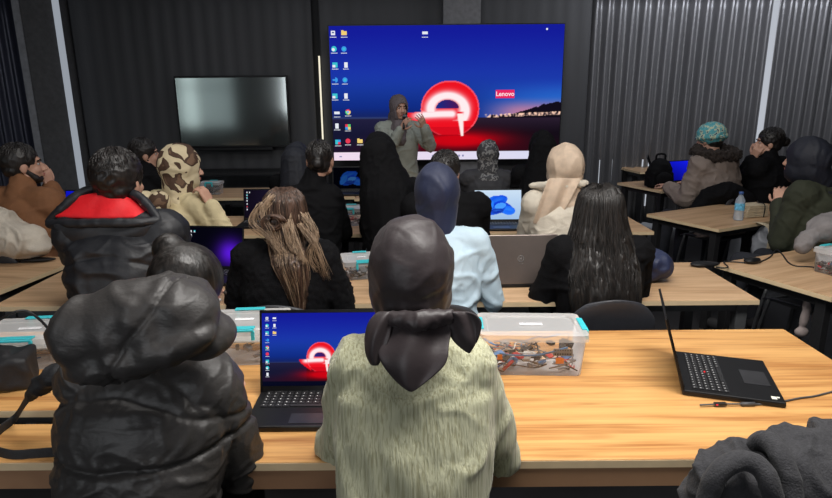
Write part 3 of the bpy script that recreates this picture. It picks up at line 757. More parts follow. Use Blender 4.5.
# cloth materials
puffM = mat('puffer_nylon', (0.044, 0.041, 0.040), 0.46, 0, 0.06, 14, 0.15, 70, (1, 1, 1.6), 0.4, 0.0, crease=0.35)
hijabM = mat('charcoal_brown_satin', (0.036, 0.028, 0.030), 0.45, 0, 0.12, 8, 0.06, 120, (1, 1, 1), 0.4, 0.04, crease=0.25)
navyM = mat('navy_scarf', (0.012, 0.018, 0.052), 0.6, 0, 0.12, 8, 0.08, 120, sheen=.05, crease=0.3)
blueM = mat('pale_blue_shirt', (0.50, 0.64, 0.74), 0.75, 0, 0.05, 8, 0.08, 160, crease=0.5)
blackM = mat('black_cloth', (0.0045, 0.0045, 0.0055), 0.85, 0, 0.2, 10, 0.1, 120, crease=0.5)
blackM2 = mat('black_wool', (0.0045, 0.0045, 0.0055), 0.9, 0, 0.25, 30, 0.4, 220, crease=0.3)
brownM = mat('brown_sweater', (0.20, 0.085, 0.035), 0.85, 0, 0.12, 14, 0.15, 220, crease=0.4)
redM = mat('red_lining', (0.85, 0.012, 0.02), 0.6, 0, 0.12, 12, 0.15, 70, crease=0.35)
shellM = mat('black_shell', (0.016, 0.017, 0.021), 0.5, 0, 0.15, 10, 0.1, 100, crease=0.6)
creamM = mat('cream_jacket', (0.66, 0.56, 0.34), 0.85, 0, 0.1, 14, 0.2, 120, crease=0.5)
whiteM = mat('white_coat', (0.66, 0.60, 0.50), 0.85, 0, 0.06, 14, 0.2, 150, crease=0.5)
sandM = mat('sand_scarf', (0.62, 0.48, 0.36), 0.75, 0, 0.12, 26, 0.1, 120, crease=0.5)
parkaM = mat('beige_parka', (0.22, 0.175, 0.15), 0.8, 0, 0.1, 10, 0.15, 120, crease=0.6)
oliveM = mat('olive_sweater', (0.026, 0.030, 0.016), 0.85, 0, 0.12, 12, 0.15, 160, crease=0.5)
for q_ in (blackM, blackM2): q_.node_tree.nodes['Principled BSDF'].inputs['Specular IOR Level'].default_value = .15
sageM2 = mat('grey_green_hoodie', (0.30, 0.32, 0.28), 0.85, 0, 0.12, 12, 0.1, 120, crease=0.5)
furM = mat('dark_fur', (0.028, 0.020, 0.017), 0.95, 0, 0.5, 60, 0.6, 200)
def sage():
    m, nt, b = principled('sage_crinkle_knit'); N = nt.nodes; L = nt.links
    tc = N.new('ShaderNodeTexCoord')
    def nz(sx, s, det, dist):
        mp = N.new('ShaderNodeMapping'); mp.inputs['Scale'].default_value = sx; L.new(tc.outputs['Object'], mp.inputs['Vector'])
        n = N.new('ShaderNodeTexNoise'); n.inputs['Scale'].default_value = s; n.inputs['Detail'].default_value = det; n.inputs['Distortion'].default_value = dist; L.new(mp.outputs[0], n.inputs['Vector']); return n
    a = nz((150, 80, 5), 1.6, 2, .4); b2 = nz((1, 1, 1), 8, 2, 0)
    r = N.new('ShaderNodeValToRGB'); e = r.color_ramp.elements; e[0].position = .34; e[0].color = (.34, .33, .20, 1); e[1].position = .56; e[1].color = (.53, .53, .36, 1)  # two tones paint shadow and highlight into the crinkles
    L.new(a.outputs['Fac'], r.inputs[0]); L.new(r.outputs[0], b.inputs['Base Color'])
    bp = N.new('ShaderNodeBump'); bp.inputs['Strength'].default_value = .7; bp.inputs['Distance'].default_value = .006; L.new(a.outputs['Fac'], bp.inputs['Height']); L.new(bp.outputs[0], b.inputs['Normal'])
    b.inputs['Roughness'].default_value = .9; b.inputs['Sheen Weight'].default_value = .2; return m
sageM = sage()
def patch_mat(name, base, spots, scale, thr=.5, dist=1.2, third=None):
    m, nt, b = principled(name); N = nt.nodes; L = nt.links; tc = N.new('ShaderNodeTexCoord')
    n = N.new('ShaderNodeTexNoise'); n.inputs['Scale'].default_value = scale; n.inputs['Detail'].default_value = 1.2; n.inputs['Distortion'].default_value = dist; L.new(tc.outputs['Object'], n.inputs['Vector'])
    r = N.new('ShaderNodeValToRGB'); r.color_ramp.interpolation = 'CONSTANT'; e = r.color_ramp.elements
    e[0].position = 0; e[0].color = (*base, 1); e[1].position = thr; e[1].color = (*spots, 1)
    k = e.new(min(.99, thr+.13)); k.color = (*(third or base), 1)
    L.new(n.outputs['Fac'], r.inputs[0]); L.new(r.outputs[0], b.inputs['Base Color']); b.inputs['Roughness'].default_value = .8; return m
leoM = patch_mat('leopard_scarf', (.62, .52, .34), (.07, .035, .02), 11, .53, 1.1, (.15, .085, .05))
beanieM = patch_mat('teal_beanie', (.10, .38, .42), (.50, .58, .42), 38, .52, .5, (.03, .10, .18))
greypatM = patch_mat('grey_patterned_scarf', (.05, .05, .055), (.22, .22, .22), 30, .52, .8)

# ---- the woman in the padded coat (front left)
PF = creases(.0075, 9, (7, 7, 12), 2.4, .09); HF = creases(.007, 4, (7, 6, 9), 2.4, .09)
def puff_wr(c, n):
    d = 0
    for zs, am in ((.72, 1), (.865+.05*c.x, 1), (1.00+.10*math.cos(c.x*6)-.09, .6)):
        e = abs(c.z-zs+.006*noise.noise(c*10)); d -= .012*am*math.exp(-(e/.007)**2)
        if e < .06: d += .0035*math.exp(-((e-.02)/.014)**2)*noise.noise(Vector((c.x*60, c.y*60, zs*9)))
        d += .006*math.exp(-((e-.05)/.04)**2)
    d += PF(c, n)
    return d
p = person('person in dark padded puffer coat with its big hood hanging down the back', (184, 246), 1.40, yaw=-4, lean=17, hyaw=-22, hpitch=28, inf=.034, vox=.006, cloth=puffM, wr=puff_wr, cl_name='puffer_coat', hands={-1: (-.10, .42, .80), 1: (.09, .40, .80)}, skin=skinM, smooth=6, shw=.84, sway=3, hx=.085)
PCOAT = p
short_hair(p, hairS, .98, bun=((-.045, -.060, .098), .040), fuzz=.0012, locks=False)
bm = bmesh.new()
def rel(px, py, d): return lw(p, at(px, py, d))
Ry = Matrix.Rotation(R(-15), 3, 'Y')
hc = rel(139, 325, 1.16)
ell(bm, hc, (.178, .100, .098), Ry, 32, 20)
ell(bm, rel(172, 308, 1.21), (.105, .085, .078), None, 24, 16); ell(bm, rel(92, 335, 1.15), (.085, .080, .085), None, 24, 16)
ell(bm, rel(140, 352, 1.13), (.175, .080, .050), Matrix.Rotation(R(-17), 3, 'Y'), 32, 16)
ell(bm, rel(205, 335, 1.20), (.07, .08, .05), None)
ml = remesh(bm, .006, 8, .6)
sa, sb = rel(163, 276, 1.1), rel(122, 372, 1.1); sdir = Vector((sb.x-sa.x, 0, sb.z-sa.z)).normalized()
def hood_wr(c, n):
    q = Vector((c.x-sa.x, 0, c.z-sa.z)); t = q.dot(sdir); e = abs((q-sdir*t).length+.0)
    side = q.x*sdir.z-q.z*sdir.x
    e = abs(side+.010*math.sin(t*25)); w = -.007*math.exp(-(e/.005)**2) if n.y < .3 else 0
    d = w+.005*math.exp(-((e-.03)/.02)**2)*math.sin(t*70+side*40)
    d += HF(c, n)*(.7+.8*math.exp(-(e/.06)**2))
    # gathered rim
    hz = -.105-.27*(-(c.x-hc.x))*0
    return d
displace(ml, hood_wr)
o = link('hood', ml, puffM, p.root, True); o['label'] = 'big drooping padded hood with a centre seam'
# ---- the woman in the sage sweater
SF = creases(.011, 6, (8, 7, 5), 2.2, .08)
def sage_wr(c, n): return SF(c, n)+.003*noise.noise(Vector((c.x*60, c.y*40, c.z*8)))
p = person('person in pale sage green crinkled sweater and knotted dark brown headscarf', (411, 220), 1.34, yaw=0, lean=10, hpitch=12, inf=.016, vox=.007, cloth=sageM, wr=sage_wr, cl_name='sweater', skin=skinM, shw=.74, mid=1.06, hands={-1: (-.10, .40, .79), 1: (.13, .36, .79), 'pole': (.5, -.3, -1)})
HJ = creases(.0045, 2, (6, 6, 11), 2.2, .08)
def hj_wr(c, n):
    NB = p.NB; dz = c.z-(NB.z+.03); g = math.exp(-(dz/.07)**2) if n.y < .5 else 0
    return HJ(c, n)-.012*g*(.5+.5*math.sin(c.x*150+noise.noise(c*20)*3))+.0015*noise.noise(c*30)-.012*math.exp(-((dz+.012)/.012)**2)*(n.y < .3)
bm = bmesh.new(); hd = p.hd; Hm = p.Hm
ell(bm, hd(0, -.022, .016), (.093, .112, .116), Hm, 32, 20); ell(bm, hd(0, -.018, -.035), (.091, .100, .10), Hm, 32, 20); ell(bm, hd(0, .01, -.05), (.085, .085, .09), Hm, 24, 16)
cap(bm, hd(0, -.03, -.05), .086, p.NB+Vector((0, 0, .035)), .074); cap(bm, p.NB+Vector((0, 0, .03)), .074, p.NB+Vector((0, .02, -.03)), .085)
me = remesh(bm, .006, 8, .6); displace(me, hj_wr)
HCp, Mi = p.HC.copy(), p.Hm.transposed()
cut(me, lambda c: (Mi @ (c-HCp)).y > .02 and ((Mi @ (c-HCp)).x/.056)**2+(((Mi @ (c-HCp)).z+.028)/.080)**2 < 1)
o = link('headscarf', me, hijabM, p.root, True); s = o.modifiers.new('s', 'SOLIDIFY'); s.thickness = .003; s.offset = 1
# tails: sheets given by their outline in the person's local space
def tail_sheet(name, top_pts, bot, m, n=9, bulge=.02, rip=.006, side=0, par=None, thick=.007, sd=0):
    """triangle-like: top_pts left->right polyline, bot = lower tip"""
    T0 = smooth_path(top_pts, 5); rows = []
    for j in range(n+1):
        t = j/n; row = []
        k = len(T0)
        for i, q in enumerate(T0):
            u = i/(k-1)*2-1; x = Vector(q).lerp(Vector(bot), t**1.0)
            wd = 1+.9*t*(1-t)                                  # fuller middle than a straight triangle
            ax = Vector(T0[0]).lerp(Vector(T0[-1]), .5).lerp(Vector(bot), t)
            x = ax+(x-ax)*wd
            x = x+Vector((0, -bulge*math.sin(PI*min(1, t*1.1))*(1-u*u*.6)-rip*math.sin(u*7+sd)*(1-t)**.5-rip*.7*math.sin(t*8+u*3+sd), 0))
            row.append(x)
        rows.append(row)
    return cloth_sheet(name, rows, thick, m, par, 2)
L_ = lambda px, py, d: lw(p, at(px, py, d))
kd = 1.19
# big back triangle
def quad_sheet(name, rows_px, m, par, conv, thick=.006, sub=2):
    g = []
    for row in rows_px: g.append([conv(*q) for q in row])
    return cloth_sheet(name, g, thick, m, par, sub)
rows = []
def prow(y, x0, x1, d, n=9, rip=.01, ph=0, sag=0):
    r = []
    for i in range(n):
        u = i/(n-1); r.append((x0+(x1-x0)*u, y+sag*math.sin(PI*u), d+rip*math.sin(u*9+ph)-.012*math.sin(PI*u)))
    return r
rows = [prow(314, 384, 452, 1.215, rip=.004), prow(319, 383, 455, 1.20, rip=.008), prow(330, 381, 453, 1.185, rip=.010, ph=.3), prow(343, 378, 449, 1.17, rip=.011, ph=.6), prow(354, 377, 449, 1.155, rip=.008, ph=1),
        prow(364, 381, 447, 1.145, rip=.007, ph=1.3, sag=2), prow(374, 389, 437, 1.14, rip=.006, ph=1.6, sag=4), prow(383, 398, 425, 1.135, rip=.004, ph=2, sag=5), prow(387, 405, 417, 1.135, rip=.001, ph=2, sag=5)]
quad_sheet('scarf_tail', rows, hijabM, p.root, L_)
rows = [prow(313, 440, 452, 1.20, 7, .003), prow(311, 446, 464, 1.19, 7, .006), [(448+(474-448)*i/6, 335-(335-312)*i/6, 1.185+.008*math.sin(i*1.6)) for i in range(7)],
        [(455+(483-455)*i/6, 344-(344-320)*i/6, 1.18+.008*math.sin(i*1.6+1)) for i in range(7)], [(465+(481-465)*i/6, 352-(352-330)*i/6, 1.175+.005*math.sin(i*1.6+1)) for i in range(7)], [(470+(477-470)*i/6, 354-(354-342)*i/6, 1.175) for i in range(7)]]
quad_sheet('scarf_tail', rows, hijabM, p.root, L_)
rows = [prow(311, 378, 398, 1.205, 7, .003), prow(320, 368, 394, 1.19, 7, .007), prow(332, 365, 391, 1.18, 7, .009, 1), prow(345, 364, 388, 1.175, 7, .008, 1.4), prow(357, 366, 383, 1.17, 7, .005, 2), prow(366, 372, 378, 1.17, 7, .002, 2)]
quad_sheet('scarf_tail', rows, hijabM, p.root, L_)
bm = bmesh.new(); cap(bm, L_(392, 319, 1.195), .016, L_(418, 321, 1.175), .022); cap(bm, L_(418, 321, 1.175), .022, L_(448, 316, 1.19), .016)
me = remesh(bm, .004, 4); displace(me, lambda c, n: .005*(fold(c, (45, 45, 20), 1, 2)-.5)); link('scarf_knot', me, hijabM, p.root, True)
PSAGE = p

# ---- second row
p = person('person in pale blue shirt and navy headscarf behind the grey laptop', (437, 165), 2.62, lean=12, inf=.016, vox=.009, cloth=blueM, cl_name='shirt', hands={-1: (-.18, .40, .8), 1: (.18, .34, .79)},
           wr=creases(.013, 3, (7, 6, 9)))
hijab(p, navyM, big=1.04, drape=False, neckr=.075)
PBLUE = p
p = person('person with very long straight black hair in a black coat', (600, 181), 2.62, lean=10, inf=.035, vox=.008, cloth=blackM2, cl_name='coat', hands={-1: (-.2, .36, .79), 1: (.15, .4, .79)})
hz = p.HC.z
long_hair(p, hairS, [(hz+.115, .03, .03, p.HC.y-.01), (hz+.105, .06, .06, p.HC.y-.01), (hz+.07, .092, .095, p.HC.y-.02), (hz+.02, .106, .11, p.HC.y-.02), (hz-.06, .120, .115, p.HC.y-.035), (hz-.15, .150, .12, p.HC.y-.06),
                     (hz-.24, .165, .11, -.02+.04), (hz-.34, .158, .085, -.045), (hz-.44, .150, .065, -.075), (hz-.50, .13, .05, -.085)], 420, r=.0035, zend=(hz-.54, hz-.40), wave=.02)
PLONG = p
p = person('person in fuzzy black jacket with wavy brown hair streaked blonde', (284, 185), 2.62, lean=13, hyaw=10, inf=.035, vox=.009, cloth=blackM2, cl_name='fuzzy_jacket', hands={-1: (-.2, .36, .79), 1: (.22, .34, .79)},
           wr=lambda c, n: .010*(fold(c, (6, 7, 7), 3, 2)-.5)+.006*noise.noise(c*60))
hz = p.HC.z
long_hair(p, hairB, [(hz+.115, .03, .03, p.HC.y-.01), (hz+.10, .062, .065, p.HC.y-.01), (hz+.07, .088, .095, p.HC.y-.02), (hz+.02, .098, .105, p.HC.y-.02), (hz-.06, .100, .105, p.HC.y-.03), (hz-.13, .094, .10, p.HC.y-.05, .02),
                     (hz-.20, .080, .09, .0, .045), (hz-.28, .060, .06, -.03, .065), (hz-.36, .038, .04, -.055, .08), (hz-.40, .025, .03, -.07, .085)], 520, hairL, lambda a, r_: r_.random() < (.10+.22*(a < .3)), .0024, (hz-.43, hz-.16), 5, .022)
# loose blonde waves hanging over the jacket and a rolled lock
bm = bmesh.new(); rnd = random.Random(4); q0 = lambda px, py, d: lw(p, at(px, py, d+.20))
for (path) in [[(262, 205, 2.30), (252, 222, 2.28), (268, 236, 2.26), (280, 250, 2.24), (292, 268, 2.23), (294, 290, 2.23)], [(290, 222, 2.28), (296, 240, 2.25), (303, 262, 2.23), (300, 285, 2.23)], [(300, 225, 2.29), (312, 240, 2.26), (320, 258, 2.25), (326, 278, 2.26)],
               [(285, 222, 2.28), (290, 245, 2.25), (304, 260, 2.23), (306, 288, 2.23)], [(305, 215, 2.3), (316, 235, 2.27), (310, 255, 2.25), (318, 270, 2.25)], [(272, 196, 2.31), (262, 212, 2.28), (270, 230, 2.26), (284, 262, 2.24), (290, 272, 2.24)]]:
    for k in range(34):
        ox, oy, od = rnd.uniform(-6, 6), rnd.uniform(-3, 3), rnd.uniform(-.01, .02)
        f = rnd.uniform(.2, 1.1)
        pts = smooth_path([q0(x+ox*(.5+.5*i/len(path))*f+2*math.sin(i*1.7+k), y+oy+rnd.uniform(-1, 1), d+od) for i, (x, y, d) in enumerate(path)], 6)
        tube_mesh(bm, pts, .0017, 4, True)
obj('blonde_waves', bm, hairL, p.root, True)
bm = bmesh.new()
for k in range(26):
    rr_ = .040+.003*math.sin(k*2.1)-.001*k*.8; c = q0(274+rnd.uniform(-2, 2), 222, 2.28); pts = []
    for i in range(15):
        a = i/14*2*PI*.9+k*.13; pts.append(c+Vector((rr_*1.15*math.cos(a), -.012*math.sin(k*.5)-.01, rr_*.85*math.sin(a))))
    tube_mesh(bm, pts, .006, 4, True)
ell(bm, q0(274, 222, 2.295), (.035, .02, .027), None)
obj('rolled_lock', bm, hairB, p.root, True)
PFUZ = p
p = person('person in black jacket with a bright red lined hood lying on the shoulders', (117, 151), 2.62, collar=.4, lean=12, hyaw=-12, inf=.045, vox=.009, cloth=shellM, cl_name='jacket', shw=1.08,
           wr=lambda c, n, f=creases(.014, 5, (5, 5, 8)): f(c, n)-.010*math.exp(-((c.z-.90-.05*math.cos(c.x*9))/.008)**2)*(n.y < 0))
short_hair(p, hairK, 1.10, fuzz=.007, top=.004)
# hood lying flat on the shoulders: black rim, red inside
cv = lambda px, py, d: lw(p, at(px, py, d+.20))
def hoodrow(pts): return [(a, b, c) for a, b, c in pts]
red = []
for j in range(7):
    t = j/6; r = []
    for i in range(13):
        u = i/12*2-1
        px = 102+u*(34+17*t); top_ = 199-7*(1-u*u)+9*u*u*0+2*abs(u); bot_ = 219+1.0*(u*u)*-2
        r.append((px, top_+(bot_-top_)*t, 2.33-.05*t+.05*u*u+.004*math.sin(u*9+t*5)))
    red.append(r)
quad_sheet('hood_lining', red, redM, p.root, cv, .014)
def rim(path, r_, nm='hood_rim'):
    bm = bmesh.new(); pts = smooth_path([cv(*q) for q in path], 6); chain(bm, pts[::2], [r_]*len(pts[::2])); me = remesh(bm, .008, 4); displace(me, lambda c, n: .004*(fold(c, (20, 20, 20), 3, 2)-.5)); link(nm, me, shellM, p.root, True)
rim([(50, 222, 2.34), (68, 203, 2.34), (84, 192, 2.37), (104, 187, 2.39), (128, 191, 2.38), (146, 203, 2.34), (158, 219, 2.31)], .020)
rim([(50, 224, 2.33), (74, 224, 2.27), (102, 223, 2.25), (130, 223, 2.25), (158, 221, 2.30)], .020)
fl = []
for j in range(8):
    t = j/7; r = []
    for i in range(13):
        u = i/12*2-1; r.append((104+u*52*(1-.55*t**1.5), 224+(26)*t, 2.26-.012*math.sin(PI*t)*(1)+.02*u*u+.004*math.sin(u*6+t*4)))
    fl.append(r)
quad_sheet('hood_flap', fl, shellM, p.root, cv, .012)
PRED = p

# ---- third row
p = person('person in brown sweater with a short dark beard leaning on a hand', (20, 143), 3.62, collar=.4, yaw=-12, lean=12, hyaw=-42, inf=.04, vox=.0085, cloth=brownM, cl_name='sweater', shw=1.05, hands={1: ('w', 50, 186, 3.74), -1: (-.1, .4, .8)}, palm={1: (-.9, 0, .3)})
short_hair(p, hairK, 1.0, fuzz=.004)
bm = bmesh.new(); ell(bm, p.hd(0, .045, -.082), (.050, .045, .030), p.Hm); 
for sx in (-1, 1): cap(bm, p.hd(sx*.062, .0, -.03), .014, p.hd(sx*.045, .045, -.075), .020)
me = remesh(bm, .005, 3); displace(me, lambda c, n: .002*noise.noise(c*90)); link('beard', me, hairK, p.root, True)
p = person('person in leopard print headscarf and cream jacket raising a hand to the chin', (181, 147), 3.60, yaw=-30, lean=10, hyaw=-32, hpitch=3, inf=.028, vox=.008, cloth=creamM, cl_name='jacket', hands={1: ('w', 210, 204, 3.42), -1: (-.05, .38, .8), 'pole': (.55, .1, -1)}, palm={1: (-.9, -.2, .1)}, curl=.9, skin=skinM)
hijab(p, leoM, big=1.10, capew=.15, tail=[((-.06, -.10, p.NB.z-.02), .075, (-.04, -.12, p.NB.z-.16), .06), ((.05, -.09, p.NB.z), .06, (.03, -.12, p.NB.z-.10), .05)])
PLEO = p
p = person('person with dark low bun and black top before the left edge of the screen', (319, 139), 3.75, lean=6, hx=.05, inf=.012, collar=.5, shw=.72, vox=.009, cloth=blackM, cl_name='top')
short_hair(p, hairK, .93, bun=((0, -.10, -.01), .035), fuzz=.002)
p = person('person wholly in black with a long black veil in front of the presenter', (379, 133), 3.80, lean=6, hx=-.09, inf=.02, shw=.8, vox=.009, cloth=blackM, cl_name='robe')
x_ = p.HC.x; hijab(p, blackM, vox=.008, capew=.16, tail=[((x_, -.03, p.HC.z), .105, (x_*.5, -.05, p.NB.z-.06), .16), ((x_*.5, -.05, p.NB.z-.06), .16, (0, -.06, p.NB.z-.34), .19)])
p = person('person with dark hair and black jacket just beyond the navy headscarf', (446, 151), 3.55, collar=.45, lean=8, hyaw=-15, inf=.045, vox=.009, cloth=blackM, cl_name='jacket', shw=1.08)
short_hair(p, hairK, 1.05, fuzz=.004, length=.02)
p = person('person in white coat and sand coloured headscarf draped down the back', (565, 146), 3.55, yaw=0, lean=8, hyaw=10, inf=.035, vox=.008, cloth=whiteM, cl_name='coat')
hijab(p, sandM, big=1.10, capew=.13, wr=lambda c, n: .010*(fold(c, (14, 14, 5), 5, 2)-.55))
cv = lambda px, py, d: lw(p, at(px, py, d)); rows = []
for j in range(8):
    t = j/7; r = []
    for i in range(9):
        u = i/8; r.append((540-8*t+(34-8*t)*u+8*(1-t), 178+46*t, 3.40-.02*math.sin(PI*t)+.012*math.sin(u*11)))
    rows.append(r)
quad_sheet('scarf_tail', rows, sandM, p.root, cv, .01)
rim_p = p
bm = bmesh.new(); chain(bm, [cv(532, 186, 3.5), cv(548, 185, 3.43), cv(565, 186, 3.41), cv(586, 183, 3.45)], [.018, .024, .024, .018]); me = remesh(bm, .008, 4); displace(me, lambda c, n: .008*(fold(c, (16, 16, 16), 3, 2)-.5)); link('collar', me, whiteM, p.root, True)
PSAND = p
p = person('person in olive sweater and dark navy headscarf at the right edge', (808, 138), 3.62, yaw=26, lean=8, hx=-.10, hyaw=14, inf=.04, vox=.0085, cloth=oliveM, cl_name='sweater', hands={-1: ('w', 780, 204, 3.72), 1: ('w', 806, 214, 3.75)}, skin=skinM)
hijab(p, mat('dark_navy_scarf', (.007, .009, .018), .7, 0, .15, 10, .08, 100), big=1.08, capew=.13, tail=[((.05, -.07, p.NB.z+.02), .07, (.12, -.13, p.NB.z-.16), .06)])
# ---- fourth row
p = person('person with short black hair in black past the leopard scarf', (144, 138), 4.7, collar=.4, yaw=-15, lean=8, hyaw=-50, inf=.02, vox=.009, cloth=blackM, cl_name='top', hands={1: (.08, .27, 1.03)}, palm={1: (-.9, 0, .2)})
short_hair(p, hairK, 1.02, fuzz=.006)
p = person('person in black headscarf below the right end of the television', (297, 144), 4.9, lean=6, inf=.03, vox=.009, cloth=blackM, cl_name='coat')
hijab(p, mat('ink_scarf', (.014, .016, .024), .7, 0, .15, 10), vox=.008, big=1.12, tail=[((0, -.02, p.HC.z), .115, (0, -.05, p.NB.z-.04), .13), ((0, -.05, p.NB.z-.04), .13, (0, -.06, p.NB.z-.25), .15)])
p = person('person in grey patterned headscarf sitting before the bottom of the screen', (488, 140), 5.0, lean=6, hyaw=-8, inf=.03, vox=.009, cloth=mat('dark_grey_coat', (.035, .035, .04), .8), cl_name='coat')
hijab(p, greypatM, big=1.0, capew=.13)
p = person('person in black coat and black headscarf near the right end of the screen', (542, 132), 4.9, lean=6, hyaw=8, inf=.03, vox=.009, cloth=blackM, cl_name='coat')
hijab(p, blackM, vox=.008, big=1.08, tail=[((0, -.02, p.HC.z), .105, (-.02, -.05, p.NB.z-.04), .135), ((-.02, -.05, p.NB.z-.04), .135, (-.06, -.06, p.NB.z-.3), .17)])
p = person('person in beige parka with dark fur collar and turquoise patterned beanie', (711, 124), 5.25, yaw=28, lean=14, hyaw=5, hpitch=6, inf=.05, vox=.0085, cloth=parkaM, cl_name='parka', hands={-1: (-.18, .38, .80), 1: (.12, .4, .8)},
           wr=creases(.014, 8, (5, 5, 8)))
short_hair(p, hairK, .97, fuzz=.002)
bm = bmesh.new(); ell(bm, p.hd(0, -.02, .045), (.112, .118, .098), p.Hm, 28, 18)
for i in range(14): a = i/14*2*PI; ell(bm, p.hd(.098*math.cos(a), -.02+.104*math.sin(a), .018), (.024, .024, .022), p.Hm, 10, 8)
me = remesh(bm, .007, 3); displace(me, lambda c, n: .004*noise.noise(c*50)); link('beanie', me, beanieM, p.root, True)
bm = bmesh.new(); rr = []
for i in range(18):
    a = i/18*2*PI; ell(bm, p.NB+Vector((.165*math.cos(a), -.025+.13*math.sin(a), .055+.02*math.sin(a))), (.055, .055, .050), None, 10, 8)
me = remesh(bm, .007, 2); displace(me, lambda c, n: .016*noise.noise(c*55)+.01*noise.noise(c*24)); link('fur_collar', me, furM, p.root, True)
bm = bmesh.new(); ell(bm, p.NB+Vector((0, -.13, -.06)), (.14, .06, .11)); me = remesh(bm, .01, 5); displace(me, lambda c, n: .01*(fold(c, (9, 9, 9), 3, 3)-.4)); link('hood', me, parkaM, p.root, True)
PPARKA = p
p = person('person in black with dark hair in a bun, seen in profile, hand at the chin', (770, 128), 5.20, collar=.4, yaw=30, lean=4, hyaw=42, hpitch=0, inf=.04, vox=.009, cloth=blackM, cl_name='coat', hands={-1: ('w', 753, 158, 5.22), 1: (.1, .38, .82)}, palm={-1: (.9, 0, .2)}, curl=.8, skin=skinM)
short_hair(p, hairK, 1.04, bun=((.02, -.13, .01), .042), fuzz=.003)
# ---- presenter
PD = 5.95
p = person('person standing before the screen in grey green hoodie holding a microphone', (399, 95), PD, stand=True, yaw=180+8, lean=3, hyaw=16, hpitch=4, inf=.030, vox=.008, cloth=sageM2, cl_name='hoodie',
           hands={1: ('w', 401, 129, 5.72), -1: ('w', 424, 127, 5.70), 'pole': (.5, -.2, -1)}, palm={1: (-.8, -.2, .1), -1: (.5, -.8, .1)}, curl=.45, trousers=mat('grey_trousers', (.07, .07, .075), .8))
hijab(p, mat('taupe_scarf', (.13, .105, .11), .7, 0, .1, 10), big=1.0, capew=.12, tail=[((.02, -.08, p.HC.z-.08), .075, (.05, -.07, p.HC.z-.22), .06)])
PRES = p
w = p.root.matrix_basis  # microphone in her right hand (local -> world)
Mw = Matrix.Translation(p.root.location) @ Matrix.Rotation(p.yaw, 4, 'Z') @ Matrix.Scale(p.s, 4)
hw = Mw @ (p.W[1]+(p.W[1]-p.E[1]).normalized()*.06); mo = Mw @ p.hd(0, .15, -.06)
mic = thing('microphone', 'black handheld microphone held up by the presenter', 'microphone', hw)
ax = (mo-hw).normalized(); bm = bmesh.new(); cyl(bm, -ax*.07, ax*.10, .011, .017); obj('handle', bm, blackplastic, mic, True)
bm = bmesh.new(); ell(bm, ax*.115, (.026,)*3, None); obj('grille', bm, steel, mic, True)

# chairs under the audience
bpy.context.view_layer.update()
n = 0
for o in [x for x in bpy.data.objects if x.type == 'EMPTY' and x.get('category') == 'person']:
    lb = o['label']
    if 'standing' in lb: continue
    short = lb.replace('person ', '').split(' and ')[0]
    d = Matrix.Rotation(o.rotation_euler.z, 3, 'Z') @ Vector((0, .05, 0))
    chair('dark plastic chair under the person '+' '.join(short.split()[:9]), (o.location.x+d.x, o.location.y+d.y, 0), o.rotation_euler.z)

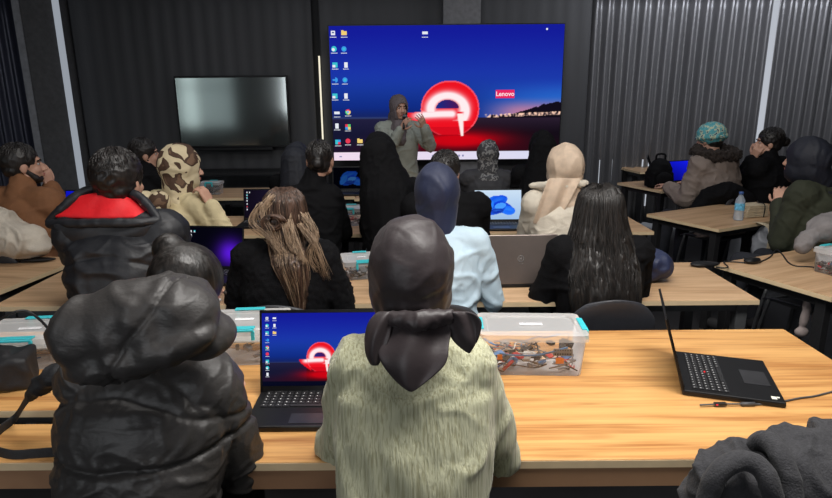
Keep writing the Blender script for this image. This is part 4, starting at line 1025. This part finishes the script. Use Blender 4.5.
# ------------------------------------------------------------------ laptops
def laptop(label, loc, rz, lid=105, w=.325, d=.225, lh=.215, pic=None, px=(110, 66), shell=blackplastic, lidm=None, icons=None, emblem=None, picn='laptop_emit', es=1.0, badge=False, scr_w=.94):
    t = thing('laptop', label, 'laptop', loc, rz)
    bm = bmesh.new(); box(bm, (0, 0, .010), (w, d, .016)); base = obj('base', bm, shell, t, bevel=.004)
    bm = bmesh.new(); kw = w*.88/15
    for r in range(6):
        for c in range(15):
            if r == 0 and 4 <= c <= 9:
                if c == 4: box(bm, (-w*.44+kw*7, d*.06-.020*0-.002-.0, .0195), (kw*5.8, .013, .003))
                continue
            box(bm, (-w*.44+kw*(c+.5), d*.06+r*.0175-.002, .0195), (kw*.84, .0145, .003))
    obj('keyboard', bm, mat('key_black', (.02, .02, .022), .5), base)
    bm = bmesh.new()
    for r in range(6):
        for c in range(15): 
            if not (r == 0 and 4 <= c <= 9): box(bm, (-w*.44+kw*(c+.4), d*.06+r*.0175, .0212), (kw*.16, .004, .0004))
    obj('key_legends', bm, mat('key_legend', (.5, .5, .5), .6), base)
    bm = bmesh.new(); box(bm, (0, -d*.30, .0186), (w*.33, d*.26, .0012)); obj('touchpad', bm, mat('pad_black', (.03, .03, .033), .35), base)
    if badge:
        bm = bmesh.new(); box(bm, (-w*.42, -d*.40, .0187), (.018, .014, .0008)); box(bm, (-w*.42+.006, -d*.40-.012, .0187), (.008, .008, .0008)); obj('sticker', bm, mat('sticker_white', (.8, .8, .7), .5), base)
        bm = bmesh.new(); ell(bm, (-.005, d*.06+.044, .0205), (.0035, .0035, .003)); obj('pointing_stick', bm, redM, base)
    Lp = bpy.data.objects.new('lid', None)
    M = Matrix.Translation((0, d/2-.006, .018)) @ Matrix.Rotation(R(90-lid), 4, 'X')
    bm = bmesh.new(); box(bm, (0, .004, lh/2), (w, .006, lh), M); lo = obj('lid', bm, lidm or shell, t, bevel=.003)
    bm = bmesh.new()
    for (c, s) in (((0, .0002, .008), (w, .002, .020)), ((0, .0002, lh-.004), (w, .002, .008)), ((-w/2+.004, .0002, lh/2), (.008, .002, lh)), ((w/2-.004, .0002, lh/2), (.008, .002, lh))): box(bm, c, s, M)
    obj('bezel', bm, blackplastic, lo)
    bm = bmesh.new()
    for s in (-1, 1): cyl(bm, (s*w*.36-.02, d/2-.004, .016), (s*w*.36+.02, d/2-.004, .016), .006)
    obj('hinge', bm, blackplastic, t, True)
    if pic:
        dw, dh = w-.014, lh-.028; me = display_mesh(dw, dh, px[0], px[1], pic); me.transform(M @ Matrix.Translation((0, -.0012, .019)))
        o = link('display', me, vcol_emit(picn, es), lo)
        if icons:
            
            for q_ in icon_set(o, dw, dh, icons, .030, -.0004): q_.data.transform(M @ Matrix.Translation((0, -.0014, .019)))
    else:
        bm = bmesh.new(); box(bm, (0, -.0008, lh/2+.004), (w-.014, .001, lh-.028), M); obj('display', bm, mat('dark_glass', (.01, .01, .012), .15), lo)
    if emblem:
        bm = bmesh.new(); c0 = M @ Vector((0, .0078, lh*.52))
        def ringp(r, rw, n=28):
            vi = [bm.verts.new(M @ Vector((r*math.cos(2*PI*i/n), .0078, lh*.52+r*math.sin(2*PI*i/n)))) for i in range(n)]
            vo = [bm.verts.new(M @ Vector(((r+rw)*math.cos(2*PI*i/n), .0078, lh*.52+(r+rw)*math.sin(2*PI*i/n)))) for i in range(n)]
            for i in range(n): bm.faces.new((vi[i], vi[(i+1) % n], vo[(i+1) % n], vo[i]))
        ringp(.013, .0022); box(bm, (-.004, .0078, lh*.52+.003), (.002, .0006, .016), M); box(bm, (.004, .0078, lh*.52-.003), (.002, .0006, .016), M); box(bm, (.0, .0078, lh*.52+.0), (.008, .0006, .002), M)
        obj('emblem', bm, mat('emblem_chrome', (.75, .75, .75), .25, .8), lo)
        bm = bmesh.new(); box(bm, (0, .0078, lh*.52-.025), (.03, .0005, .0012), M); obj('inscription', bm, MATS['emblem_chrome'], lo)
    return t
ic = [(.045, .93, 'bin'), (.11, .93, 'drive'), (.045, .83, 'edge'), (.11, .83, 'doc'), (.045, .73, 'teal'), (.11, .73, 'folder'), (.045, .63, 'code'), (.045, .53, 'ring'), (.045, .44, 'red'), (.045, .34, 'teal'), (.045, .25, 'edge'), (.045, .16, 'doc')]
def dark_swirl(u, v):
    c = swirl_picture(u, v)
    if v < .06: c = [.03, .04, .12]
    return c
p0 = on(309, 432); hz_ = on(313, 396)
laptop('open black laptop with red swirl wallpaper between padded coat and sage sweater', (p0.x, (p0.y+hz_.y)/2, .75), 0, 104, w=.365, d=hz_.y-p0.y, lh=.252, pic=dark_swirl, px=(190, 120), icons=ic)
# side-on laptop on the right
nl, nr_, fr_, fl_ = on(684, 401), on(782, 403), on(761, 361), on(673, 359)
c = (nl+nr_+fr_+fl_)/4; dd = ((nr_-nl).length+(fr_-fl_).length)/2; ww = ((fl_-nl).length+(fr_-nr_).length)/2
ang = math.atan2((fr_-nr_).y, (fr_-nr_).x)
laptop('open black laptop turned side-on at the right of the honey oak table', (c.x, c.y, .75), math.atan2((fl_-nl).y+(fr_-nr_).y, (fl_-nl).x+(fr_-nr_).x), 107, w=ww, d=dd*.97, lh=.235, pic=lambda u, v: [.03, .03, .05], px=(4, 4), badge=True, picn='off_emit', es=.2)
# HP style laptop seen from the back, second row: user between blue shirt and long hair
bl_, br_ = on(482, 292), on(556, 292)
q = on(519, 286)
hl = laptop('open laptop showing its bronze grey lid with a round emblem', (q.x, 2.86, .75), 0, 78, w=.36, d=.24, lh=.235, shell=blackplastic, lidm=mat('bronze_lid', (.20, .165, .15), .32, .55, .04), emblem=True)
hl.rotation_euler = (0, 0, PI+.03); 
# windows-style laptop with pale blue display in the third row
a = at(500, 218, 4.12)
laptop('open laptop with a bright pale blue petal wallpaper in the third row', (at(500, 218, 4.10).x, 4.08, .75), 0, 103, w=.345, d=.23, lh=.235, pic=bloom_picture, px=(80, 50))
a = at(70, 200, 4.2)
laptop('open laptop with plain royal blue display beside the man in brown', (at(71, 200, 4.3).x, 4.3, .75), R(-10), 103, w=.33, d=.22, lh=.22, pic=blue_picture, px=(40, 26))
a = on(207, 262)
laptop('open laptop with dark purple display beside the red hooded jacket', (at(205, 258, 2.98).x, 2.93, .75), R(-6), 103, w=.34, d=.23, lh=.23, pic=purple_picture, px=(60, 40), icons=[(.08, .9, 'doc'), (.14, .9, 'doc'), (.2, .9, 'teal'), (.08, .8, 'edge'), (.14, .8, 'doc'), (.08, .7, 'teal'), (.08, .6, 'doc')], es=.8)
laptop('open laptop with dim violet display behind the blonde streaked hair', (at(262, 215, 4.2).x, 4.22, .75), 0, 103, w=.34, d=.23, lh=.23, pic=dim_picture, px=(20, 12), icons=[(.06, .92, 'doc'), (.12, .92, 'doc'), (.06, .82, 'teal'), (.06, .72, 'edge'), (.06, .62, 'doc'), (.06, .5, 'doc'), (.06, .4, 'red'), (.06, .3, 'doc')], es=.6)
laptop('laptop with glowing blue petal display just beyond the low bun', (at(348, 190, 5.5).x, 5.60, .75), 0, 103, w=.34, d=.23, lh=.23, pic=lambda u, v: [x*.5 for x in bloom_picture(u, v)] if bloom_picture(u, v)[0] < .5 else [.01, .01, .03], px=(50, 30), es=.8)
gp = at(689, 172, 6.0)
laptop('open laptop with small blue display left of the beige parka', (gp.x+.02, 6.0, .75), R(20), 103, w=.33, d=.22, lh=.22, pic=blue_picture, px=(24, 16), es=.7)
gp = at(672, 175, 5.92)
laptop('tall black laptop lid seen from its edge beside the backpack', (gp.x-.02, 5.92, .75), R(68), 112, w=.34, d=.23, lh=.30, pic=lambda u, v: [.5, .05, .06] if (u-.3)**2+(v-.4)**2 < .02 else [.02, .02, .03], px=(20, 14), es=.7)

# ------------------------------------------------------------------ clear storage boxes
clearM = None
def clear_plastic(name, alpha, tint=(.8, .82, .84)):
    if name in MATS: return MATS[name]
    m = bpy.data.materials.new(name); m.use_nodes = True; nt = m.node_tree; N = nt.nodes; L = nt.links; N.clear()
    o = N.new('ShaderNodeOutputMaterial'); mx = N.new('ShaderNodeMixShader'); tr = N.new('ShaderNodeBsdfTransparent'); pb = N.new('ShaderNodeBsdfPrincipled')
    pb.inputs['Base Color'].default_value = (*tint, 1); pb.inputs['Roughness'].default_value = .25
    fr = N.new('ShaderNodeFresnel'); fr.inputs[0].default_value = 1.35; ad = N.new('ShaderNodeMath'); ad.operation = 'ADD'; ad.inputs[1].default_value = alpha; ad.use_clamp = True
    L.new(fr.outputs[0], ad.inputs[0]); L.new(ad.outputs[0], mx.inputs[0]); L.new(tr.outputs[0], mx.inputs[1]); L.new(pb.outputs[0], mx.inputs[2]); L.new(mx.outputs[0], o.inputs[0]); MATS[name] = m; return m
clearM = clear_plastic('clear_plastic', .10, (.9, .9, .92)); lidM = clear_plastic('frosted_lid', .30, (.9, .9, .9))
tealM = mat('turquoise_clip', (.05, .55, .62), .4, 0, .05, emit=None)
junk = [mat('junk_black', (.02, .02, .022), .5), mat('junk_grey', (.22, .23, .25), .5), mat('junk_white', (.6, .6, .58), .5), mat('junk_blue', (.10, .25, .50), .5), mat('junk_red', (.5, .05, .06), .5), mat('junk_green', (.05, .20, .14), .5), mat('junk_orange', (.95, .33, .03), .5)]
def storage_box(label, loc, rz, L=.30, W=.20, H=.13, fill=26, clips='ends', seed=1, paper=False, parts=True):
    t = thing('storage_box', label, 'box', loc, rz, 'clear storage boxes with turquoise clips'); rnd = random.Random(seed)
    bm = bmesh.new(); th = .0025; tp = .94
    def shell(bm, L0, W0, L1, W1, z0, z1):
        def rr(Lx, Wy, z, r=.02): 
            out = []
            for cx, cy, a0 in ((Lx/2-r, Wy/2-r, 0), (-Lx/2+r, Wy/2-r, PI/2), (-Lx/2+r, -Wy/2+r, PI), (Lx/2-r, -Wy/2+r, 1.5*PI)):
                for k in range(5): a = a0+k*PI/8; out.append(bm.verts.new((cx+r*math.cos(a), cy+r*math.sin(a), z)))
            return out
        A = rr(L0, W0, z0); B = rr(L1, W1, z1); n = len(A)
        for i in range(n): bm.faces.new((A[i], A[(i+1) % n], B[(i+1) % n], B[i]))
        return A, B
    A, B = shell(bm, L*tp-.01, W*tp-.01, L-.012, W-.012, .002, H-.022); bm.faces.new(list(reversed(A)))
    o = obj('tub', bm, clearM, t, True)
    bm = bmesh.new(); A, B = shell(bm, L+.004, W+.004, L, W, H-.026, H-.004); 
    A2, B2 = shell(bm, L-.01, W-.01, L-.05, W-.05, H-.004, H-.004)
    n = len(B)
    for i in range(n): bm.faces.new((B[i], B[(i+1) % n], A2[(i+1) % n], A2[i]))
    A3, B3 = shell(bm, L-.05, W-.05, L-.06, W-.06, H-.004, H-.009)
    for i in range(n): bm.faces.new((B2[i], B2[(i+1) % n], A3[(i+1) % n], A3[i]))
    bm.faces.new(B3); bmesh.ops.remove_doubles(bm, verts=bm.verts, dist=.0002)
    lo = obj('lid', bm, lidM, t)
    bm = bmesh.new(); box(bm, (0, 0, H-.003), (L*.22, .018, .003)); obj('lid_handle', bm, clearM, lo, bevel=.001)
    for s in (-1, 1):
        bm = bmesh.new()
        if clips == 'ends':
            box(bm, (s*(L/2+.004), 0, H-.020), (.008, W*.52, .034)); box(bm, (s*(L/2-.004), 0, H-.002), (.020, W*.50, .004))
        else:
            y = s*(W/2+.004); box(bm, (0, y, H-.006), (L*.34, .010, .008)); box(bm, (-L*.16, y, H-.024), (.012, .008, .034)); box(bm, (L*.16, y, H-.024), (.012, .008, .034)); box(bm, (0, s*(W/2-.01), H), (L*.36, .024, .004))
        obj('clip', bm, tealM, t, bevel=.002)
    # jumble of electronics inside: nobody could count it
    bm = bmesh.new()
    for i in range(fill*2):
        x = rnd.uniform(-L*.40, L*.40); y = rnd.uniform(-W*.36, W*.36); z = rnd.uniform(.010, H*.40); k = rnd.choice([0, 0, 0, 0, 1, 1, 1, 2, 3, 4, 0, 1])
        n0 = len(bm.faces)
        if rnd.random() < .5:
            M = Matrix.Translation((x, y, z)) @ Euler((rnd.uniform(-.5, .5), rnd.uniform(-.5, .5), rnd.uniform(0, 3))).to_matrix().to_4x4(); box(bm, (0, 0, 0), (rnd.uniform(.015, .05), rnd.uniform(.01, .03), rnd.uniform(.004, .014)), M)
        else:
            pts = [(x, y, z)]
            for j in range(4): 
                q = pts[-1]; pts.append((max(-L*.42, min(L*.42, q[0]+rnd.uniform(-.06, .06))), max(-W*.38, min(W*.38, q[1]+rnd.uniform(-.04, .04))), max(.008, min(H*.5, q[2]+rnd.uniform(-.02, .02)))))
            tube_mesh(bm, smooth_path(pts, 4), .0022, 5)
        bm.faces.ensure_lookup_table()
        for f in bm.faces[n0:]: f.material_index = k
    if paper:
        n0 = len(bm.faces); box(bm, (.0, 0, H*.52), (L*.7, W*.6, .004)); bm.faces.ensure_lookup_table()
        for f in bm.faces[n0:]: f.material_index = 2
    j = obj('electronic_bits', bm, junk, t); j['kind'] = 'stuff'
    return t, L, W, H
b0 = on(487, 366); b1 = on(575, 375); 
mx_ = (b0+b1)/2
t, L, W, H = storage_box('clear plastic storage box of electronic parts right of the sage sweater', ((b0.x+b1.x)/2+.006, b1.y+.090, .75), -.05, 0.350, .21, .150, 34, 'ends', 3)
bm = bmesh.new(); box(bm, (.085, -.094, .055), (.026, .002, .020)); box(bm, (-.11, -.094, .066), (.016, .002, .018)); obj('orange_part', bm, junk[6], t)
bm = bmesh.new(); box(bm, (.095, -.088, .083), (.062, .004, .024)); obj('circuit_board', bm, junk[1], t)
bm = bmesh.new()
for i in range(7): box(bm, (.07+.008*i, -.091, .090), (.004, .002, .004)); box(bm, (.07+.008*i, -.091, .077), (.004, .002, .006))
obj('board_pins', bm, junk[0], t)
bm = bmesh.new(); tube_mesh(bm, smooth_path([(-.11, -.088, .075), (-.05, -.088, .070), (.02, -.088, .073), (.11, -.088, .100)], 6), .003, 6); obj('blue_wire', bm, junk[3], t, True)
q = on(232, 362); storage_box('clear storage box between padded coat and open laptop', (at(243, 350, 1.95).x, 2.00, .75), .06, .30, .21, .14, 6, 'sides', 5, paper=True)
q = on(40, 358); storage_box('clear storage box at left edge on the honey oak table', (at(38, 350, 2.0).x, 1.98, .75), .10, .34, .22, .12, 8, 'sides', 6, paper=True)
q = on(357, 276); storage_box('clear storage box behind the dark brown headscarf on the second row', (at(362, 270, 3.0).x, 2.98, .75), .2, .20, .20, .10, 14, 'sides', 7)
q = on(350, 223); storage_box('small clear storage box on the third row table below the screen', (at(350, 222, 4.2).x, 4.25, .75), .0, .20, .18, .13, 14, 'sides', 8)
storage_box('small clear storage box on the table below the television', (at(212, 190, 5.7).x, 5.70, .75), .0, .20, .16, .12, 8, 'sides', 9)
q = on(830, 277); storage_box('clear storage box at right edge on the pale table', (q.x+.09, q.y+.08, .75), .40, .20, .16, .13, 24, 'sides', 10)

# ------------------------------------------------------------------ things on the tables
def tube_thing(name, label, cat, pts, r, m, group=None, parent=None):
    bm = bmesh.new(); tube_mesh(bm, smooth_path(pts, 8), r, 8); o = obj(name, bm, m, parent, True)
    if not parent: tag(o, label, cat, group)
    return o
Z = .7535
cable = mat('black_cable', (.01, .01, .011), .5); cableG = mat('grey_cable', (.08, .08, .085), .5)
tz = lambda px, py, z=Z: on(px, py, z)
# power cable of the side-on laptop
tube_thing('charging_cable', 'thin grey cable running from the side-on laptop off the right edge', 'cable', [tz(700, 405, .757), tz(722, 404, .757), tz(740, 404, .757), tz(765, 404), tz(785, 401), tz(800, 398), tz(815, 396), tz(835, 391), tz(850, 388)], .0028, cableG)
w = thing('usb_receiver', 'small usb plug with a red light at the front of the side-on laptop', 'plug', tz(720, 405, .755))
bm = bmesh.new(); box(bm, (0, 0, .004), (.035, .012, .007)); obj('plug_body', bm, cable, w, bevel=.001)
bm = bmesh.new(); box(bm, (-.012, -.0065, .004), (.006, .001, .004)); obj('indicator_light', bm, glow('red_light', (1, .05, .08), 1), w)
bm = bmesh.new(); p_ = tz(748, 404, .757); cyl(bm, (p_.x-.02, p_.y, p_.z), (p_.x+.02, p_.y, p_.z), .006); o = obj('cable_connector', bm, cableG, None, True); tag(o, 'small grey connector on the thin cable beside the side-on laptop', 'connector')
# black cable pouch / mouse / cables on the right
def lump(name, label, cat, c, r, m, rz=0, noise_=.006, vox=.006, flat=True, group=None):
    bm = bmesh.new(); ell(bm, (0, 0, r[2]), r, None, 24, 14); me = remesh(bm, vox, 3)
    displace(me, lambda q, n: noise_*noise.noise(q*22)+noise_*.8*(fold(q, (12, 12, 12), 3, 2)-.5))
    for v in me.vertices: v.co.z = max(v.co.z, 0.001)
    o = link(name, me, m, None, True); o.location = c; o.rotation_euler = (0, 0, rz); tag(o, label, cat, group); return o
lump('pouch', 'flat black pouch on the right end of the second-row table', 'pouch', tz(705, 266, .751), (.085, .04, .012), blackplastic, .1, .003)
lump('computer_mouse', 'black computer mouse on the right-hand pale table', 'mouse', tz(752, 263, .751), (.055, .035, .016), blackplastic, .4, .001)
tube_thing('mouse_cable', 'black cable curling from the mouse across the right-hand table', 'cable', [tz(760, 262), tz(770, 257), tz(776, 250), tz(782, 254), tz(788, 262), tz(796, 266), tz(812, 267), tz(822, 270)], .004, cable)
tube_thing('cable', 'black cable trailing from the flat pouch towards the table edge', 'cable', [tz(716, 267), tz(722, 268), tz(728, 267), tz(724, 262), tz(735, 262), tz(745, 263)], .004, cable)
lump('cable_bundle', 'black adapter bar on the pale table at far left', 'adapter', tz(38, 262, .751), (.10, .022, .014), blackplastic, .15, .002)
tube_thing('cable', 'thin black cable arching over the clear box at left edge', 'cable', [at(-4, 322, 1.85), at(12, 313, 1.85), at(26, 311, 1.87), at(38, 318, 1.86), at(48, 328, 1.80), at(56, 334, 1.74)], .0045, cable)
tube_thing('cable', 'thin black cable lying on the pale table behind the adapter', 'cable', [tz(-4, 252), tz(8, 257), tz(18, 262), tz(28, 262)], .003, cable)
# small white tags hanging from the table edge
o = lump('navy_bag', 'soft navy blue bag lying right of the long black hair', 'bag', tz(653, 280, .751), (.085, .09, .075), mat('navy_nylon', (.018, .026, .07), .55, 0, .15, 12, .1, 80), .2, .012)
# black bag at left edge
bm = bmesh.new(); box(bm, (0, 0, .055), (.25, .13, .10)); box(bm, (-.02, .01, .09), (.17, .10, .05)); me = remesh(bm, .006, 10, .6); displace(me, lambda q, n: .010*(fold(q, (10, 10, 10), 3, 3)-.4))
for v in me.vertices: v.co.z = max(v.co.z, .001)
o = link('shoulder_bag', me, mat('black_nylon', (.010, .010, .012), .6, 0, .2, 12, .15, 120, crease=.3), None, True); o.location = tz(-8, 387, .751); o.rotation_euler = (0, 0, .35); tag(o, 'black bag at the left edge on the honey oak table', 'bag')
# strap
def strap(pts, wv, name, label, m, th=.003, thingy=True, n=6, group=None):
    P_ = smooth_path(pts, n); g = []
    for i, q in enumerate(P_):
        g.append([q-Vector(wv)/2, q, q+Vector(wv)/2])
    o = cloth_sheet(name, g, th, m, None, 1); tag(o, label, 'strap' if 'strap' in name else 'scarf', group); return o
strapM = mat('black_webbing', (.014, .014, .016), .7, 0, .2, 60, .2, 200)
strap([at(60, 378, 1.40), at(44, 387, 1.42), at(28, 398, 1.42), tz(15, 418, .775), tz(-2, 432, .765), tz(-8, 447, .762), tz(10, 455, .760), tz(35, 454, .76), tz(60, 452, .76)], (0, .008, .028), 'bag_strap', 'black webbing bag strap looping over the narrow bench table', strapM)
bm = bmesh.new(); chain(bm, [at(58, 372, 1.40), at(44, 383, 1.41), at(30, 394, 1.42)], [.024, .026, .016]); me = remesh(bm, .005, 4); displace(me, lambda c, n: .010*(fold(c, (22, 22, 22), 3, 3)-.4)); o = link('strap_pad', me, strapM, None, True); tag(o, 'crumpled black strap pad left of the padded coat', 'strap')
# water bottle
def bottle(label, loc, s=1):
    t = thing('water_bottle', label, 'bottle', loc, 0, s=s); pr = [(0, .001), (.030, .001), (.033, .008), (.033, .05), (.031, .06), (.033, .07), (.033, .13), (.030, .15), (.014, .18), (.013, .19), (0, .19)]
    def lathe(pr, n=20):
        bm = bmesh.new(); rings = []
        for r, z in pr: rings.append([bm.verts.new((max(r, .0005)*math.cos(2*PI*i/n), max(r, .0005)*math.sin(2*PI*i/n), z)) for i in range(n)])
        for a, b in zip(rings, rings[1:]):
            for i in range(n): bm.faces.new((a[i], a[(i+1) % n], b[(i+1) % n], b[i]))
        return bm
    obj('bottle_body', lathe(pr), clear_plastic('bottle_plastic', .30, (.75, .85, .95)), t, True)
    obj('bottle_cap', lathe([(0, .188), (.016, .188), (.016, .205), (.014, .207), (0, .207)]), mat('cap_blue', (.05, .12, .35), .4), t, True)
    obj('bottle_label', lathe([(.0336, .075), (.0336, .125)]), mat('label_blue', (.15, .50, .75), .5, 0, .5, 60), t, True)
    return t
bottle('clear water bottle with blue label standing on the right-hand table', tz(738, 220, .751), 1.0)
# bundle of papers/wooden blocks beside the bottle
t = thing('paper_stack', 'stack of cream cards tied with black cord beside the water bottle', 'cards', tz(751, 216, .751), .25)
rnd = random.Random(5); creamP = mat('cream_card', (.62, .52, .36), .8)
for i in range(7):
    bm = bmesh.new(); box(bm, (rnd.uniform(-.004, .004), rnd.uniform(-.004, .004), .008+.013*i), (.20-.006*i, .12, .011)); obj('card', bm, creamP, t, bevel=.002)
bm = bmesh.new(); tube_mesh(bm, smooth_path([(.05, -.065, .0), (.052, -.066, .06), (.05, -.055, .098), (.05, .0, .100), (.09, .05, .10), (.12, .03, .06), (.11, .0, .02)], 5), .004, 6); obj('cord', bm, cable, t, True)
# cream strap hanging from that table, white shopping bags beneath
a = on(767, 224); sp = [a+Vector((-.06, .05, .004)), a+Vector((-.03, -.0, .004)), a+Vector((0, -.07, -.03)), a+Vector((0, -.075, -.2)), a+Vector((.0, -.07, -.34))]
cs = strap(sp, (.055, 0, 0), 'fabric_strap', 'cream fabric strap hanging over the edge of the right-hand table', creamP)
bm = bmesh.new(); ell(bm, (0, 0, .0), (.10, .07, .14)); ell(bm, (.06, .02, .04), (.07, .06, .09)); me = remesh(bm, .008, 3); displace(me, lambda c, n: .02*(fold(c, (9, 9, 9), 2, 2)-.5))
o = link('plastic_bag', me, mat('white_bag', (.45, .47, .52), .4), None, True); o.location = at(766, 244, 4.25); tag(o, 'white crinkled plastic bag hanging beneath the table with the water bottle', 'bag')
# black backpack on the dim table
bp_ = thing('backpack', 'black backpack standing on the dim right-hand table', 'backpack', at(658, 188, 5.85), .2)
bp_.location.z = .751
bm = bmesh.new(); ell(bm, (0, 0, .14), (.13, .09, .15)); box(bm, (0, 0, .08), (.23, .15, .14)); me = remesh(bm, .01, 5); displace(me, lambda c, n: .010*(fold(c, (9, 9, 9), 2, 2)-.5))
for v in me.vertices: v.co.z = max(0, v.co.z)
link('bag_body', me, blackM, bp_, True)
bm = bmesh.new(); tube_mesh(bm, smooth_path([(-.05, 0, .27), (-.04, 0, .32), (.04, 0, .32), (.05, 0, .27)], 5), .010, 8); obj('top_handle', bm, blackM, bp_, True)
bm = bmesh.new(); ell(bm, (0, -.085, .09), (.09, .03, .07)); obj('front_pocket', bm, blackM, bp_, True)

# ------------------------------------------------------------------ coats on chairs
def heap(name, label, cat, blobs, m, vox=.008, amp=.014, seed=0, sc_=(7, 7, 7), rim_=None):
    bm = bmesh.new(); c0 = Vector(blobs[0][0])
    for c, r, rz in blobs: ell(bm, Vector(c)-c0, r, Matrix.Rotation(R(rz), 3, 'Y'), 24, 14)
    me = remesh(bm, vox, 5, .6); displace(me, creases(amp, seed, sc_))
    o = link(name, me, m, None, True); o.location = c0; tag(o, label, cat); return o
greyW = mat('charcoal_wool', (.028, .028, .032), .9, 0, .25, 140, .35, 260, sheen=.06)
COAT = heap('coat', 'charcoal wool coat heaped over a chair at the bottom right corner', 'coat',
     [(at(800, 478, 1.10), (.16, .10, .095), 0), (at(735, 492, 1.10), (.10, .08, .10), 0), (at(708, 500, 1.12), (.055, .06, .085), 0), (at(770, 462, 1.12), (.10, .05, .045), 15), (at(848, 470, 1.12), (.10, .10, .10), 0), (at(800, 540, 1.10), (.20, .13, .16), 0), (at(727, 452, 1.13), (.012, .012, .03), 20)], greyW, .006, .016, 3, (8, 8, 8))
bm = bmesh.new(); pts = smooth_path([at(705, 505, 1.02), at(716, 476, 1.02), at(738, 461, 1.03), at(758, 466, 1.02), at(770, 484, 1.00), at(774, 510, 1.0)], 6); chain(bm, pts, [.020]*len(pts)); me = remesh(bm, .005, 4); displace(me, lambda c, n: .004*(fold(c, (20, 20, 20), 3, 2)-.5)); o = link('hood_edge', me, greyW, None, True); tag(o, 'rolled hood edge of a charcoal coat at the bottom right', 'coat')
bm = bmesh.new(); pts = smooth_path([at(752, 452, 1.12), at(764, 441, 1.10), at(778, 452, 1.06), at(788, 475, 1.03), at(792, 505, 1.01)], 6); chain(bm, pts, [.022]*len(pts)); me = remesh(bm, .005, 4); displace(me, lambda c, n: .004*(fold(c, (20, 20, 20), 3, 2)-.5)); o2 = link('lapel_fold', me, greyW, None, True)
co = COAT
for ch in (o, o2):
    ch.data.transform(Matrix.Translation(-co.location)); ch.parent = co
    for k in ('label', 'category'):
        if k in ch: del ch[k]
chair('dark plastic chair under the charcoal wool coat at bottom right', (at(790, 480, 1.10).x+.02, 1.25, 0), 0)
heap('coat', 'cream coat heaped on a chair behind the man in brown', 'coat', [(at(18, 238, 3.28), (.17, .12, .10), 12), (at(-6, 228, 3.30), (.14, .12, .12), 0), (at(38, 247, 3.26), (.07, .08, .05), 15)], mat('cream_coat', (.50, .45, .38), .9, 0, .1, 20, .3, 120), .009, .022, 6)
heap('coat', 'grey scarf-like coat draped over the chair at right edge', 'coat', [(at(826, 228, 3.12), (.09, .08, .07), -20), (at(808, 240, 3.10), (.045, .045, .075), 40), (at(840, 225, 3.15), (.10, .10, .08), 0)], mat('grey_coat', (.20, .185, .185), .9, 0, .1, 20, .3, 120), .008, .014, 8)
chair('dark plastic chair draped with grey coat at the right edge', (at(830, 250, 3.30).x, 3.38, 0), R(20))
heap('jacket', 'black jacket bulging over a chair back behind the beige parka', 'jacket', [(at(720, 194, 4.95), (.19, .10, .09), -14), (at(738, 202, 4.95), (.14, .10, .12), 0), (at(702, 204, 4.95), (.10, .08, .06), -30)], blackM, .010, .014, 9)
# hanging sleeves under the right tables
heap('hanging_sleeve', 'grey knitted sleeve hanging below the right-hand table', 'clothing', [(at(807, 300, 2.75), (.016, .016, .06), 8), (at(805, 316, 2.75), (.024, .018, .07), 8), (at(801, 332, 2.75), (.036, .022, .030), 0)], mat('sleeve_grey', (.30, .25, .24), .9), .006, .006, 4)
heap('hanging_sleeve', 'second grey sleeve hanging at the right edge beneath the table', 'clothing', [(at(822, 306, 2.80), (.022, .02, .09), 14), (at(817, 318, 2.8), (.025, .025, .04), 0)], mat('sleeve_grey', (.30, .25, .24), .9), .006, .006, 5)

# ------------------------------------------------------------------ light
def area(name, loc, rot, size, power, col=(1, 1, 1), sy=None):
    d = bpy.data.lights.new(name, 'AREA'); d.energy = power; d.color = col; d.size = size
    if sy: d.shape = 'RECTANGLE'; d.size_y = sy
    o = bpy.data.objects.new(name, d); C.objects.link(o); o.location = loc; o.rotation_euler = [R(x) for x in rot]; return o
area('rear_window_light', (-2.0, -2.7, 2.0), (78, 0, -18), 3.2, 60, (.93, .96, 1.0), 1.8)
area('ceiling_light', (0.7, 1.1, 3.1), (0, 0, 0), 1.8, 92, (1, .97, .93), .7)
area('ceiling_light_mid', (0.0, 2.6, 3.1), (0, 0, 0), 3.5, 34, (1, .97, .93), .6)
area('front_fill', (0, 4.9, 3.1), (28, 0, 0), 6, 34, (.9, .93, 1.0), 1.0)  # unseen fill lamp added to lift the dim front of the room
area('curtain_fill', (3.6, 5.9, 3.05), (62, 0, 0), 2.6, 32, (.9, .93, 1.0), .25)  # added lamp without a fixture, brings out highlights on the curtain folds
wd = bpy.data.worlds.new('world'); sc.world = wd; wd.use_nodes = True
wd.node_tree.nodes['Background'].inputs[0].default_value = (.5, .55, .62, 1); wd.node_tree.nodes['Background'].inputs[1].default_value = .03
